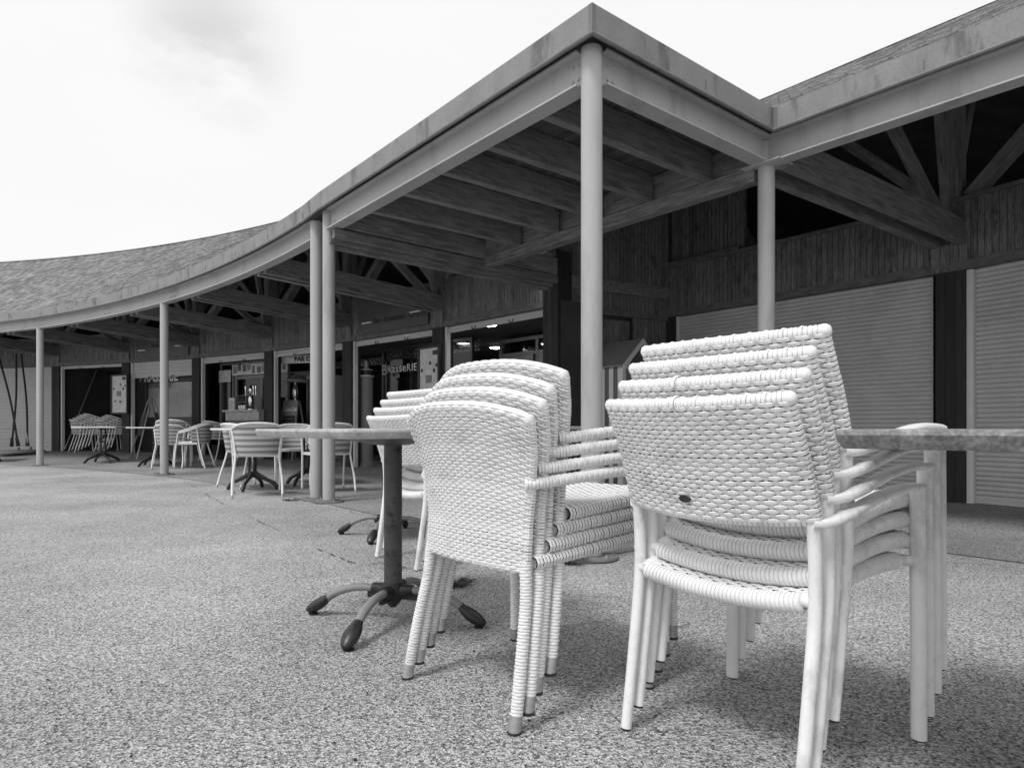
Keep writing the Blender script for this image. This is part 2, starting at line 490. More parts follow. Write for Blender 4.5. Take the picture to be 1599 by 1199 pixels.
crack([G(1455, 880), G(1520, 880), G(1620, 892)], .008)

# ================================================================ THE ARCADE BUILDING
root = thing('arcade_building', 'long low timber shopping arcade with shingled roof and steel posts curving round the square', 'building', (PR.x, PR.y, 0))
ZB0, ZB1, ZF0, ZF1 = 2.70, 2.905, 2.895, 3.055
arc = [pol(p, Re(p)) for p in np.linspace(40.25, 102, 64)]
path = [uv(-9, 0), PR, uv(0, -1.866), uv(3.6, -1.866)] + arc[1:]
f = MB(); f.sweep(path, [(.10, ZF0), (.125, ZF0), (.125, ZF1), (.08, ZF1 + .004), (-.12, ZF1 + .004), (-.12, ZF1 - .02), (.10, ZF1 - .02)][::-1])
fas = f.build('fascia', M['fascia'], root)
l = MB(); c0, cz, rr = .122, ZF0 - .004, .013
l.sweep(path, [(c0 + rr * math.cos(a), cz + rr * math.sin(a)) for a in np.linspace(0, 2 * PI, 8, endpoint=False)])
l.build('drip_edge', M['lip'], fas, smooth=40)
# joints and small clips in the fascia
def along(path, step, start=0):
    out = []; acc = start
    for a, b in zip(path[:-1], path[1:]):
        L = (b - a).length; d = (b - a) / max(L, 1e-6)
        while acc < L: out.append((a + d * acc, d)); acc += step
        acc -= L
    return out
for p, d in along(path[3:], 1.02, .45)[:24] + along([uv(-4, 0), PR], 1.9, 1.0) + along([PR, uv(0, -1.866)], 5, .95):
    n = Vector((-d.y, d.x)); q = p + n * .126
    j = MB(); j.obox((q.x, q.y, ZF0 + .055), (d.x * .0035, d.y * .0035, 0), (n.x * .0035, n.y * .0035, 0), (0, 0, .028))
    j.build('seam_clip', M['lip'], fas)

# dark flashing folded round the outer and inner corners of the fascia
for cpt, du, dw in ((uv(-.1262, -1.866 - .1262), U, W), (uv(-.1262, -.1262), -W, -U)):
    m_ = MB(); sg = 1
    for dv in (du, dw):
        o_n = Vector((-dv.y, dv.x)); q0 = cpt; q1 = cpt + dv * .028
        n1 = (cpt - (uv(0, -1.866) if du == U else uv(-.4, -.4))).normalized() * .0025
        m_.hexa([(*(q0 + n1), ZF0 + .003), (*(q1 + n1), ZF0 + .003), (*(q1 - n1), ZF0 + .003), (*(q0 - n1), ZF0 + .003), (*(q0 + n1), ZF1 - .002), (*(q1 + n1), ZF1 - .002), (*(q1 - n1), ZF1 - .002), (*(q0 - n1), ZF1 - .002)])
    m_.build('corner_flashing', M['lip'], fas)

Iprof = [(-.062, ZB0), (.062, ZB0), (.062, ZB0 + .011), (.006, ZB0 + .011), (.006, ZB1 - .011), (.062, ZB1 - .011), (.062, ZB1), (-.062, ZB1),
         (-.062, ZB1 - .011), (-.006, ZB1 - .011), (-.006, ZB0 + .011), (-.062, ZB0 + .011)][::-1]
def ibeam(pth):
    b = MB(); b.sweep(pth, Iprof); return b.build('eave_beam', M['steel'], root)
def bolts(beam, p, d, zs=(2.765, 2.845)):
    n = Vector((-d.y, d.x))
    for i in (0, .045):
        for z in zs:
            q = p + d * i + n * .006; a = Vector((n.x, n.y, 0))
            m_ = MB(); m_.tube([Vector((q.x, q.y, z)), Vector((q.x, q.y, z)) + a * .006, Vector((q.x, q.y, z)) + a * .010], [.011, .010, .006], 8)
            m_.build('bolt', M['steel'], beam, smooth=40)
b1 = ibeam([uv(-9, 0), uv(-4.5, 0), uv(.05, 0)])
b2 = ibeam([uv(0, -.065), uv(0, -1.80)])
b3 = ibeam([uv(.062, -1.866), uv(3.565, -1.866)])
bolts(b2, uv(0, -1.70), -W); bolts(b2, uv(0, -1.745) , -W, (2.765,))
bolts(b3, uv(.10, -1.866), U); bolts(b3, uv(3.45, -1.866), U)
phis = [40.95 + .17, 52.0, 57.7, 63.6, 75, 86, 101]
prev = None
for p0, p1 in zip(phis[:-1], phis[1:]):
    bb = ibeam([pol(p, Re(p)) for p in np.linspace(p0, p1 - .01, 14)])
    for q in ((p0 + .12) if p0 > 42 else p0 + .25, p1 - .25):
        d = Vector((-math.sin(R_(q)), math.cos(R_(q)))); bolts(bb, pol(q, Re(q)), d)
# junction plate where the two straight beams meet
j = MB(); j.obox((*uv(-.008, -.008), 2.80), (.005 * (-W.x - U.x), .005 * (-W.y - U.y), 0), (-.035 * W.x + .035 * U.x, -.035 * W.y + .035 * U.y, 0), (0, 0, .088))
j.obox((*uv(-.01, -.01), ZB0 - .006), (.15 * U.x, .15 * U.y, 0), (.10 * W.x, .10 * W.y, 0), (0, 0, .005))
j.build('junction_plate', M['steel'], root)

def post(p, top, zf=0):
    m_ = MB(); m_.tube([(p.x, p.y, zf), (p.x, p.y, top)], .061, 28); o = m_.build('post', M['steel'], root, smooth=40)
    b = MB(); b.lathe((p.x, p.y, zf), [(.150, .004), (.153, .010), (.150, .018), (.066, .018), (.064, .03)], 28)
    b.build('base_plate', M['lip'], o, smooth=30)
    for a in (40, 130, 220, 310):
        c = (p.x + .112 * math.cos(R_(a)), p.y + .112 * math.sin(R_(a)), zf + .018)
        q = MB(); q.lathe(c, [(.012, 0), (.012, .010), (.006, .012), (.006, .02)], 8); q.build('anchor_bolt', M['alufoot'], o, smooth=30)
    return o
post(uv(0, -1.866), ZB1 - .005)
post(uv(3.63, -1.866), ZB1 - .005)
post(pol(40.98, 23.99), ZB1 - .03)
post(PR, ZB0 - .012); post(uv(-5.2, 0), ZB0)
for p in (52.75, 63.6, 74.9, 86): post(pol(p, Re(p)), ZB0, floor_z(*pol(p, Re(p))))

# ---- porch: joists, inner beam, soffit boards
def beam(name, A, B, z0, z1, wd, mtl, parent=root, z0b=None, bev=.004, r=None):
    """timber from plan point A to B with its own length axis as local x"""
    A3 = Vector((A[0], A[1], z0)); B3 = Vector((B[0], B[1], z0 if z0b is None else z0b)); h = z1 - z0
    X = (B3 - A3); L = X.length; X.normalize(); Y = Vector((0, 0, 1)).cross(X).normalized(); Z = X.cross(Y)
    m4 = Matrix((X, Y, Z)).transposed().to_4x4(); m4.translation = A3
    mb = MB(); c = bev; w = wd / 2
    pr = [(-w + c, 0), (w - c, 0), (w, c), (w, h - c), (w - c, h), (-w + c, h), (-w, h - c), (-w, c)]
    n = 8; mb.v += [(0, y, z) for y, z in pr] + [(L, y, z) for y, z in pr]
    r = random.random() if r is None else r
    mb.face(list(range(n))[::-1], 0, r); mb.face([n + i for i in range(n)], 0, r)
    for i in range(n): mb.face((i, (i + 1) % n, n + (i + 1) % n, n + i), 0, r)
    # shift texture so that timbers do not all match
    o = mb.build(name, mtl, parent, mtx=m4)
    return o
for a in (.47, 1.06, 1.65, 2.24, 2.83):
    beam('joist', uv(a, -1.80), uv(a, -.06), 2.705, 2.935, .075, M['timber'])
beam('inner_beam', uv(3.58, 0), uv(.07, 0), 2.60, 2.715, .11, M['timber'])
beam('wall_plate', uv(3.58, .0), uv(.07, .0), 2.722, 2.93, .06, M['timber'])
sb = MB()
for i in range(28):
    b0 = -1.79 + i * .066
    sb.hexa([(*uv(.07, b0), 2.94), (*uv(3.56, b0), 2.94), (*uv(3.56, b0 + .062), 2.94), (*uv(.07, b0 + .062), 2.94),
             (*uv(.07, b0), 2.96), (*uv(3.56, b0), 2.96), (*uv(3.56, b0 + .062), 2.96), (*uv(.07, b0 + .062), 2.96)])
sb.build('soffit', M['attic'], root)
rd = MB(); rd.poly([uv(-.05, -1.95), uv(3.6, -1.95), uv(3.6, .3), uv(-.05, .3)][::-1], 2.99, 3.03)
rd.build('flat_roof', M['fascia'], root)

# ---- wall line
WK = [pol(40 + 5.24 * k, 27) for k in range(12)]
W0 = uv(-.28, 3.0); CC = uv(3.235, 3.0)
Wm = W0 + Vector((.479, -.878)) * 3.5; Wn = Wm + Vector((.32, -.947)) * 3.5
ZL, ZT = 2.30, 2.98

def boards(A, B, z0, z1, o0=-.03, o1=.0, wd=.062, name='cladding', mtl=None, parent=root, gap=.006):
    A = Vector(A); B = Vector(B); L = (B - A).length; d = (B - A) / L; n = max(1, round(L / wd)); w_ = L / n; mb = MB()
    for i in range(n):
        mb.slab(A + d * (i * w_ + gap / 2), A + d * ((i + 1) * w_ - gap / 2), z0, z1, o0, o1 + random.uniform(-.002, .002))
    mb.slab(A, B, z0 + .002, z1 - .002, o1 - .012, o1 + .03, r=.0)
    return mb.build(name, mtl or M['clad'], parent)

def column(p, d, z0, z1=ZL, w=.26, t=.22):
    mb = MB(); A = p - d * w / 2
    for i in range(3):
        mb.slab(A + d * (i * w / 3 + .002), A + d * ((i + 1) * w / 3 - .002), z0, z1, -.05, t - .05)
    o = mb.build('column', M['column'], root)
    cap = MB(); A = p - d * (w / 2 + .03)
    for i in range(4):
        q = (w + .06) / 4
        cap.slab(A + d * (i * q + .002), A + d * ((i + 1) * q - .002), z1 + .003, z1 + .27, -.075, -.036)
    cap.build('column_cap', M['clad'], root)

walls = [(Wn, Wm), (Wm, W0), (W0, CC)] + [(WK[i], WK[i + 1]) for i in range(11)]
for A, B in walls:
    d = (B - A).normalized()
    boards(A, B, ZL + .09, ZT, -.03, -.01)
    t_ = MB(); t_.slab(A + d * .0, B - d * .0, ZL, ZL + .087, -.055, .06); t_.build('lintel', M['trim'], root)
    t_ = MB(); t_.slab(A + d * .0, B - d * .0, ZT + .003, ZT + .045, -.045, .06); t_.build('band_rail', M['trim'], root)
colpts = [(Wm, (W0 - Wm).normalized()), (W0, (CC - W0).normalized())] + [(WK[i], (WK[min(i + 1, 11)] - WK[max(i - 1, 0)]).normalized()) for i in range(1, 11)]
for p, d in colpts: column(p, d, floor_z(*p))
dU = (WK[1] - WK[0]).normalized()
# corner piers of the side wall
for p, d in ((WK[0], dU), ):
    mb = MB(); A = p - d * .12
    for i in range(3): mb.slab(A + d * (i * .09), A + d * (i * .09 + .086), 0, 3.0, -.06, .2)
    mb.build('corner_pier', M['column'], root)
mb = MB(); mb.slab(CC - U * .16, CC - U * .02, 0, ZL, -.05, .1); mb.build('corner_pier', M['column'], root)

# side wall between the two runs of shops
S0, S1 = CC, WK[0] + (CC - WK[0]).normalized() * .1
ds = (S1 - S0).normalized(); Ls = (S1 - S0).length
boards(S0, S1, 2.32, 2.55, -.03, -.01, name='side_cladding')
boards(S0, S1, 2.72, 3.75, -.03, -.01, name='side_cladding')
mb = MB(); mb.slab(S0, S1, 2.552, 2.718, -.065, .05); mb.build('side_rail', M['timber'], root)
mb = MB(); mb.slab(S0, S1, 2.25, 2.318, -.06, .05); mb.build('side_rail', M['trim'], root)
boards(S0, S0 + ds * .62, .02, 2.248, -.03, -.01, name='side_cladding')
boards(S0 + ds * 1.5, S1, .02, 2.248, -.03, -.01, name='side_cladding')
dr = MB()
for i in range(9): dr.slab(S0 + ds * (.66 + i * .09), S0 + ds * (.745 + i * .09), .03, 2.2, -.0, .03)
drr = dr.build('plank_door', M['clad'], root)
q = S0 + ds * .74
h_ = MB(); h_.tube([(q.x + .04, q.y - .05, 1.0), (q.x + .07, q.y - .08, 1.0), (q.x + .03, q.y - .16, 1.0)], .009, 8); h_.build('handle', M['chrome'], drr)
# boards over the band, near the corner
boards(CC - U * .0, CC - U * 1.15, ZT + .06, 4.4, .08, .12, name='upper_cladding') if False else None
o_ = boards(CC - U * 1.15, CC, ZT + .05, 4.5, .10, .13, name='upper_cladding')
mb = MB(); mb.slab(CC - U * 1.15, CC, 3.02, 3.07, -.03, .1); mb.build('ledge', M['trim'], root)

# ---- roofs
def shingles(S, nu, nv, name, lift=.018):
    """S(i,j)->(point) at normalised (s across, t up slope)"""
    mb = MB()
    for j in range(nv):
        t0 = j / nv; t1 = min(1.0, (j + 1.35) / nv); off = random.random()
        for i in range(nu):
            s0 = (i + .5 * (j % 2) + .06 * random.random()) / nu; s1 = s0 + .96 / nu
            if s1 > 1: s1 = 1
            if s0 >= 1: continue
            dt = random.uniform(-.12, .12) / nv
            a, b, c, d_ = S(s0, max(0, t0 + dt)), S(s1, max(0, t0 + dt)), S(s1, t1), S(s0, t1)
            lf = lift * random.uniform(.8, 1.25)
            k = len(mb.v)
            mb.v += [(a[0], a[1], a[2] + lf), (b[0], b[1], b[2] + lf), (c[0], c[1], c[2] + .003), (d_[0], d_[1], d_[2] + .003), (a[0], a[1], a[2] - .004), (b[0], b[1], b[2] - .004)]
            r = random.random()
            mb.face((k, k + 1, k + 2, k + 3), 0, r); mb.face((k + 4, k + 5, k + 1, k), 0, r)
            mb.face((k + 4, k, k + 3), 0, r); mb.face((k + 1, k + 5, k + 2), 0, r)
    # base skin
    G_ = np.array([[[*S(s, t)] for t in (0, .25, .5, .75, 1)] for s in np.linspace(0, 1, 60)]); G_[:, :, 2] -= .006
    mb.grid(G_, r=.2)
    return mb.build(name, M['shingle'], root)
ZE, ZR = 3.03, 5.42
ZR2 = 5.27
def left_roof(s, t):
    phi = 40.3 + s * 61.5; R = Re(phi) - .05 + t * (28.1 - Re(phi) + .05); p = pol(phi, R)
    return (p.x, p.y, ZE + (ZR - ZE) * t)
shingles(left_roof, 250, 42, 'roof')
def right_roof(s, t):
    p = uv(3.5 - s * 12.5, -.06 + 3.9 * t); return (p.x, p.y, ZE + (ZR2 - ZE) * t)
shingles(right_roof, 120, 42, 'roof')
rb = MB()
rb.grid(np.array([[(*pol(p, R), z) for R, z in ((28.1, ZR), (32.4, 2.9))] for p in np.linspace(40.3, 101.8, 40)]))
rb.grid(np.array([[(*uv(a, b), z) for b, z in ((3.84, ZR2), (7.8, 2.9))] for a in (3.5, -3, -9)]))
rb.build('roof_back', M['shingle'], root)
rc = MB()
rc.sweep([pol(p, 28.1) for p in np.linspace(40.3, 101.8, 50)], [(-.1, ZR - .03), (0, ZR + .03), (.1, ZR - .03), (0, ZR - .01)])
rc.sweep([uv(-9, 3.84), uv(3.5, 3.84)], [(-.1, ZR2 - .03), (0, ZR2 + .03), (.1, ZR2 - .03), (0, ZR2 - .01)])
rc.build('ridge_cap', M['fascia'], root)
# lining under the roofs and gables between them
ln = MB()
ln.grid(np.array([[(*pol(p, R), z) for R, z in ((Re(p) - .04, 2.99), (28.1, ZR - .1), (32, 2.8))] for p in np.linspace(40.3, 101.8, 60)]), r=.5)
ln.grid(np.array([[(*uv(a, b), z) for b, z in ((.02, 2.99), (3.84, ZR2 - .1), (7.6, 2.8))] for a in (3.5, 1, -3, -9)]), r=.5)
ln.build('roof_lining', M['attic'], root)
gb = MB()
def gable(P, z0, o):
    k = len(gb.v); gb.v += [(p.x, p.y, z) for p, z in P]; gb.face(range(k, k + len(P)), 0, .4)
gable([(uv(3.5, -1.87), 2.95), (uv(3.5, 3.84), ZR), (uv(3.5, 7.7), 2.9), (uv(3.5, 7.7), 0), (uv(3.5, 3.05), 0), (uv(3.5, 3.05), 2.95)], 0, 0)
gb.build('gable', M['clad'], root)
# back walls, end walls, attic floor and shop rooms
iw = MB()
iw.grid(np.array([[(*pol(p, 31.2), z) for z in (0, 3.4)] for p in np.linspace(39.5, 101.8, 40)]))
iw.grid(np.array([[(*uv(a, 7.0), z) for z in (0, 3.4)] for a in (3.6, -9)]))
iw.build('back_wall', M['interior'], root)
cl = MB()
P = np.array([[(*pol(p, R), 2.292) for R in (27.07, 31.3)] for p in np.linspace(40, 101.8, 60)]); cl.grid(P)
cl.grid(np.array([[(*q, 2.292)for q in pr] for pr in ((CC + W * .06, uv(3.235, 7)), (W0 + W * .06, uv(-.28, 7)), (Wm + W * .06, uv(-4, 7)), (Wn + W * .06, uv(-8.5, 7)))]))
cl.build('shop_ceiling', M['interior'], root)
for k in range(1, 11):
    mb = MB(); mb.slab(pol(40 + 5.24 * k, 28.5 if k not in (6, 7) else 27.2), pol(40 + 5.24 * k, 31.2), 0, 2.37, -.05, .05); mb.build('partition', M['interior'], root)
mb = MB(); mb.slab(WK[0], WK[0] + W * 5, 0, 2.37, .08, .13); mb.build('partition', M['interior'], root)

# ---- trusses: twin bottom chords, rafters, struts, king posts
def truss(E, Wp, inward, rise, twin=.095, full=True):
    """E eave point, Wp wall point; inward plan unit; rise = roof height gain per metre"""
    d = (Wp - E).normalized(); n = Vector((-d.y, d.x)); L = (Wp - E).length
    t_ = thing_part('truss')
    for s in (-1, 1):
        beam('bottom_chord', E + n * s * twin, Wp + n * s * twin + d * .02, 2.66, 2.90, .07, M['timber'], t_, z0b=2.545)
    def zr(x): return 2.80 + rise * x
    beam('rafter', E + d * .1, E + d * (L + 1.0), zr(.1), zr(.1) + .14, .09, M['timber'], t_, z0b=zr(L + 1.0))
    def strut(x0, z0, x1, z1, w_=.085, off=0, side=0):
        A = E + d * x0 + n * off; B = E + d * x1 + n * (off + side)
        A3, B3 = Vector((A.x, A.y, z0)), Vector((B.x, B.y, z1)); X = B3 - A3; Ls_ = X.length; X.normalize()
        Yv = (Vector((n.x, n.y, 0)) - X * X.dot(Vector((n.x, n.y, 0)))).normalized(); Z = X.cross(Yv)
        m4 = Matrix((X, Yv, Z)).transposed().to_4x4(); m4.translation = A3
        mb = MB(); mb.box(0, Ls_, -w_ / 2, w_ / 2, -w_ * .7, w_ * .7); mb.build('strut', M['timber'], t_, mtx=m4)
    strut(L - .12, 2.72, L - 1.45, zr(L - 1.45), .075)
    strut(L - .02, 2.9, L + .75, zr(L + .75), .075)
    strut(L - .08, 2.8, L - .35, zr(L - .35), .06)
    strut(L + .05, 3.03, L + .05, zr(L), .15)
    if full:
        strut(L + .1, 3.03, L + .12, zr(L) - .2, .11, .14, 1.35); strut(L + .1, 3.03, L + .12, zr(L) - .2, .11, -.14, -1.35)
def thing_part(name):
    o = bpy.data.objects.new(name, None); COL.objects.link(o); o.empty_display_size = .2
    o.parent = root; o.matrix_parent_inverse = world_of(root).inverted(); return o
for k in range(1, 10):
    ph = 40 + 5.24 * k
    truss(pol(ph, Re(ph) + .06), pol(ph, 26.97), None, .62)
truss(uv(0, .05), W0 - W * .03, None, .61, .11)
truss(uv(-3.8, .05), Wm - W * .03, None, .61, .11)
for s, za in ((3.47, 2.60), (3.56, 2.57), (3.65, 2.54)):
    beam('tie_beam', uv(s, -1.89), uv(s + .02, 1.1), za, za + .09, .06, M['timber'], root, z0b=za - .03)
beam('tie_beam', uv(3.50, -1.80), uv(3.52, 1.1), 2.712, 2.93, .10, M['timber'], root, z0b=2.67)

# ---- roller shutters
def shutter(A, B, z0, z1, off, mtl, pitch=.047, bulge=.011, name='roller_shutter'):
    A = Vector(A); B = Vector(B); d = (B - A).normalized(); n = Vector((d.y, -d.x))
    A = A + n * off; B = B + n * off; rowsz = []
    ns = max(1, int(round((z1 - z0) / pitch))); pz = (z1 - z0) / ns
    for i in range(ns):
        for t, o in ((0, -.010), (.06, -.010), (.10, .003), (.3, bulge * .9), (.55, bulge), (.8, bulge * .8), (.97, .002)):
            rowsz.append((z0 + (i + t) * pz, o))
    rowsz.append((z1, 0))
    mb = MB(); mb.grid(np.array([[(A.x - n.x * o, A.y - n.y * o, z), (B.x - n.x * o, B.y - n.y * o, z)] for z, o in rowsz]))
    for (z0_, z1_) in ((z0 - .03, z0 + .012),): mb.slab(A, B, z0_, z1_, -.012, .012, r=.5)
    return mb.build(name, mtl, root)
def guide(p, d, side, z0, z1=ZL, mtl=None, w=.05, off=.0):
    """white guide rail beside the column at p; side +1 is further along d"""
    a = p + d * side * .135; b = a + d * side * w
    if side < 0: a, b = b, a
    mb = MB(); mb.slab(a, b, z0, z1 - .004, off, off + .07); return mb.build('shutter_guide', mtl or M['whitemetal'], root)
# right-hand run: closed
dR = (CC - W0).normalized(); dm = (W0 - Wm).normalized()
shutter(W0 + dR * .18, CC - dR * .2, .04, ZL, .05, M['shutter']); guide(CC - dR * .0, dR, -1, 0, w=.06)
shutter(Wm + dm * .16, W0 - dm * .2, .04, ZL, .05, M['shutter']); guide(W0, dm, -1, 0, w=.06)
shutter(Wn + dm * .16, Wm - dm * .2, .04, ZL, .05, M['shutter'])
# left-hand run: white slat roll showing under each lintel, guides at the sides
openb = {0: .065, 1: .065, 2: .09, 3: .10, 4: .34, 5: .04, 6: None, 7: None, 8: .1, 9: None, 10: None}
for k in range(11):
    A, B = WK[k], WK[k + 1]; d = (B - A).normalized(); zf = floor_z(*((A + B) / 2))
    o = openb[k]
    if o is None:
        shutter(A + d * .15, B - d * .15, zf + .03, ZL, .05, M['shutter_lt'], .09, .004)
    else:
        s = shutter(A + d * .14, B - d * .14, ZL - o, ZL, .05, M['shutter_lt'], .085 if o > .2 else .05, .004)
        for q in (.33, .66):
            c = A + (B - A) * q - Vector((d.y, -d.x)) * -.03
            hk = MB(); hk.tube(spline([Vector((c.x, c.y, ZL - o + .01)), Vector((c.x, c.y, ZL - o - .03)) + Vector((d.x, d.y, 0)) * .02,
                               Vector((c.x, c.y, ZL - o - .03)) + Vector((d.x, d.y, 0)) * .07, Vector((c.x, c.y, ZL - o + .01)) + Vector((d.x, d.y, 0)) * .09], 8), .006, 6)
            hk.build('hook', M['darkframe'], s)
    guide(B, d, -1, zf)
    if k >= 4: guide(A, d, 1, zf, mtl=M['frame'])

# ---- shop fronts
def seg(k, R, s0=0, s1=1):
    """plan points on the chord of bay k at radius R, s=0 at its right-hand end"""
    A = pol(40 + 5.24 * k, R); B = pol(40 + 5.24 * (k + 1), R); return A + (B - A) * s0, A + (B - A) * s1
def frame_bar(mb, A, B, z0, z1, t=.06): mb.slab(A, B, z0, z1, -t / 2, t / 2)
def window(k, R, s0, s1, z0, z1, bar=.06, fm=None, mull=(), trans=(), name='window', glass=True):
    A, B = seg(k, R, s0, s1); d = (B - A).normalized(); L = (B - A).length; fb = MB()
    for x in (0, *[m_ * L for m_ in mull], L - bar):
        frame_bar(fb, A + d * x, A + d * (x + bar), z0, z1)
    for z in (z0, *trans, z1 - bar):
        frame_bar(fb, A + d * bar, B - d * bar, z, z + bar, .052)
    o = fb.build(name, fm or M['frame'], root)
    if glass:
        p = MB(); p.slab(A + d * .02, B - d * .02, z0 + .02, z1 - .02, -.004, .004); p.build('pane', M['glass'], o)
    return o
# bay 0: recessed entrance with tall glazed doors
zf = .02
o = window(0, 28.3, .27, .99, zf, 2.22, .055, mull=(.5,), trans=(1.93,))
A, B = seg(0, 28.25, .27, .99)
dd = (B - A).normalized()
for s in (.04, .52):
    a = A + (B - A) * s + dd * .03; b = A + (B - A) * (s + .43)
    mb = MB(); [frame_bar(mb, a + dd * x, a + dd * (x + .13), zf, 1.92, .05) for x in (0, (b - a).length - .13)]
    frame_bar(mb, a, b, 1.80, 1.918, .048); frame_bar(mb, a, b, zf, .3, .048); q = mb.build('door', M['frame'], root)
    hb = MB(); c = b - dd * .06; hb.tube([(c.x - .04, c.y - .05, .8), (c.x - .04, c.y - .05, 1.3)], .012, 8); hb.build('handle', M['chrome'], q)
window(0, 28.3, .02, .26, zf, 2.22, .045)
# perforated rolled grilles above the glazing
m, t, b = new_mat('grille_links')
tcn = node(t, 'ShaderNodeTexCoord'); ck = node(t, 'ShaderNodeTexVoronoi'); ck.inputs['Scale'].default_value = 26
t.links.new(tcn.outputs['Object'], ck.inputs['Vector'])
rr_ = node(t, 'ShaderNodeMapRange'); rr_.inputs[1].default_value = .35; rr_.inputs[2].default_value = .5; rr_.inputs[3].default_value = .3; rr_.inputs[4].default_value = .03
t.links.new(ck.outputs['Distance'], rr_.inputs[0])
cb = node(t, 'ShaderNodeCombineColor'); [t.links.new(rr_.outputs[0], cb.inputs[i]) for i in range(3)]
t.links.new(cb.outputs[0], b.inputs['Base Color'])
M['grille'] = m
for k, R, s0, s1, z0, z1 in ((0, 28.6, .02, .25, 2.12, 2.34), (1, 27.85, .0, .98, 2.02, 2.2), (2, 28.5, .3, .97, 2.05, 2.2)):
    A, B = seg(k, R, s0, s1); mb = MB(); mb.slab(A, B, z0, z1, -.01, .01); mb.build('rolled_grille', M['grille'], root)
# bay 1: big window
window(1, 27.75, .02, .98, .05, 2.24, .05, M['darkframe'])
# bay 3: glazed doors with a row of cards over them
window(3, 27.55, .05, .75, .08, 2.22, .07, mull=(.46,), trans=(1.83,))
window(3, 27.55, .77, .97, .08, 2.22, .05)
# bay 4: filmed window below the half-drawn shutter
o = window(4, 27.4, .06, .94, .95, 2.1, .05, M['darkframe'], glass=False)
A, B = seg(4, 27.42, .08, .92); mb = MB(); mb.slab(A, B, .98, 1.83, -.004, .01)
M['film'] = mat('window_film', .34, .35, .25, 1.5, stain=.7, stain_scale=1.4)
mb.build('film_pane', M['film'], o)
mb = MB(); mb.slab(*seg(4, 27.36, .05, .95), .12, .95, -.02, .02); mb.build('stall_riser', M['darkframe'], o)
# bay 5: plywood-dark lobby
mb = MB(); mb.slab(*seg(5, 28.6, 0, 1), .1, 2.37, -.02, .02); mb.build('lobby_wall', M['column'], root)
# pale inner walls seen through the glass
M['plaster'] = mat('inner_plaster', .5, .8, .1, 2)
for k, R, s0, s1, z0, z1 in ((0, 30.9, -.1, .6, .1, 2.2), (1, 30.9, .0, .35, 1.2, 2.1), (3, 30.4, .1, .9, 1.75, 2.05)):
    mb = MB(); mb.slab(*seg(k, R, s0, s1), z0, z1, -.02, .02); mb.build('inner_wall', M['plaster'], root)
# ceiling lamps
def lamp(p, z, r=.13, name='ceiling_lamp', lab='', grp=None):
    o = thing(name, lab, 'ceiling light', (p[0], p[1], z), group=grp)
    a = MB(); a.lathe((0, 0, 0), [(r * .8, -.03), (r, -.022), (r * 1.02, -.004), (r, 0)], 24); a.build('rim', M['whitemetal'], o, smooth=40, local=True)
    a = MB(); a.lathe((0, 0, 0), [(r * .5, -.044), (r * .78, -.036), (r * .8, -.03)], 24); a.build('diffuser', M['lamp'], o, smooth=40, local=True)
for px, py, lab in ((763, 509, 'round lit ceiling lamp nearest, above the glazed entrance doors'), (645, 527, 'round lit ceiling lamp over the window lettering'),
                    (843, 539, 'small round lit ceiling lamp inside the entrance, right of the mullion'), (775, 544, 'small round lit ceiling lamp deep inside behind the glazed doors')):
    dz = (2.25 - EYE) * FPX / (668 - py); lamp(((px - 799.5) / FPX * dz, dz), 2.29, .14 if px in (763, 645) else .15, lab=lab, grp='ceiling lamps of the brasserie')
bl = thing('pendant_bulb', 'bare lit bulb hanging on a cord inside the entrance', 'pendant light', tuple(at(847.5, 556, 12.2)))
a = MB(); a.lathe((0, 0, 0), [(.004, -.045), (.028, -.03), (.034, 0), (.02, .03), (.012, .045)], 14); a.build('bulb', M['bulb'], bl, smooth=50, local=True)
a = MB(); a.tube([(0, 0, .045), (0, 0, 2.29 - bl.location.z)], .004, 6); a.build('cord', M['black'], bl, local=True)

# ---- sign boards and lettering on the building
rightdir = lambda k: (seg(k, 27, 0, 0)[0] - seg(k, 27, 1, 1)[0]).normalized()
# dark name board in front of bay 1 cladding
def name_board(k, lines, lab, z0=2.37, z1=2.93, s0=.06, s1=.8):
    A, B = seg(k, 26.90, s0, s1); rd_ = (A - B).normalized(); c = (A + B) / 2
    o = thing('name_board', lab, 'sign', (c.x, c.y, z0), group='smoked name boards over the shops')
    mb = MB(); mb.slab(A, B, z0, z1, -.012, .012); mb.build('panel', M['sign'], o)
    n = Vector((-(B - A).normalized().y, (B - A).normalized().x))
    for (txt, size, x, z) in lines:
        q = B + rd_ * x + n * .014
        place_text('lettering', txt, size, M['signtext'], (q.x, q.y, z), rd_, o, depth=.002, bold=.004)
    for x in (.10, (A - B).length - .42):
        q = B + rd_ * x; q2 = q + rd_ * .26; zz = z0 + (.17 if x < .3 else .21)
        mb = MB(); mb.slab(q2, q, zz, zz + .022, -.04, -.014); mb.build('light_strip', M['whitemetal'], o)
    return o
name_board(1, [('Bar - Restaurant - Crêperie', .125, .42, 2.52)], 'smoked name board reading Bar - Restaurant - Crêperie above the brasserie window')
name_board(4, [('Brasserie', .13, .55, 2.6)], 'smoked name board with two white strips above the half drawn shutter')
# window lettering BRASSERIE
ws = thing('window_lettering', 'pale uncial lettering Brasserie painted on the brasserie window', 'sign', (*ray_R(597, 27.65), 1.75))
p = ray_R(596, 27.62); rd_ = rightdir(1)
x = 0
for ch, sz in (('B', .27), ('R', .19), ('a', .22), ('s', .22), ('s', .22), ('e', .22), ('R', .19), ('I', .19), ('E', .19)):
    me_o = place_text('letter', ch, sz, M['letter'], (p.x + rd_.x * x, p.y + rd_.y * x, 1.76 - (.03 if ch == 'B' else 0)), rd_, ws, depth=.002)
    x += (max(v.co.x for v in me_o.data.vertices)) + .022
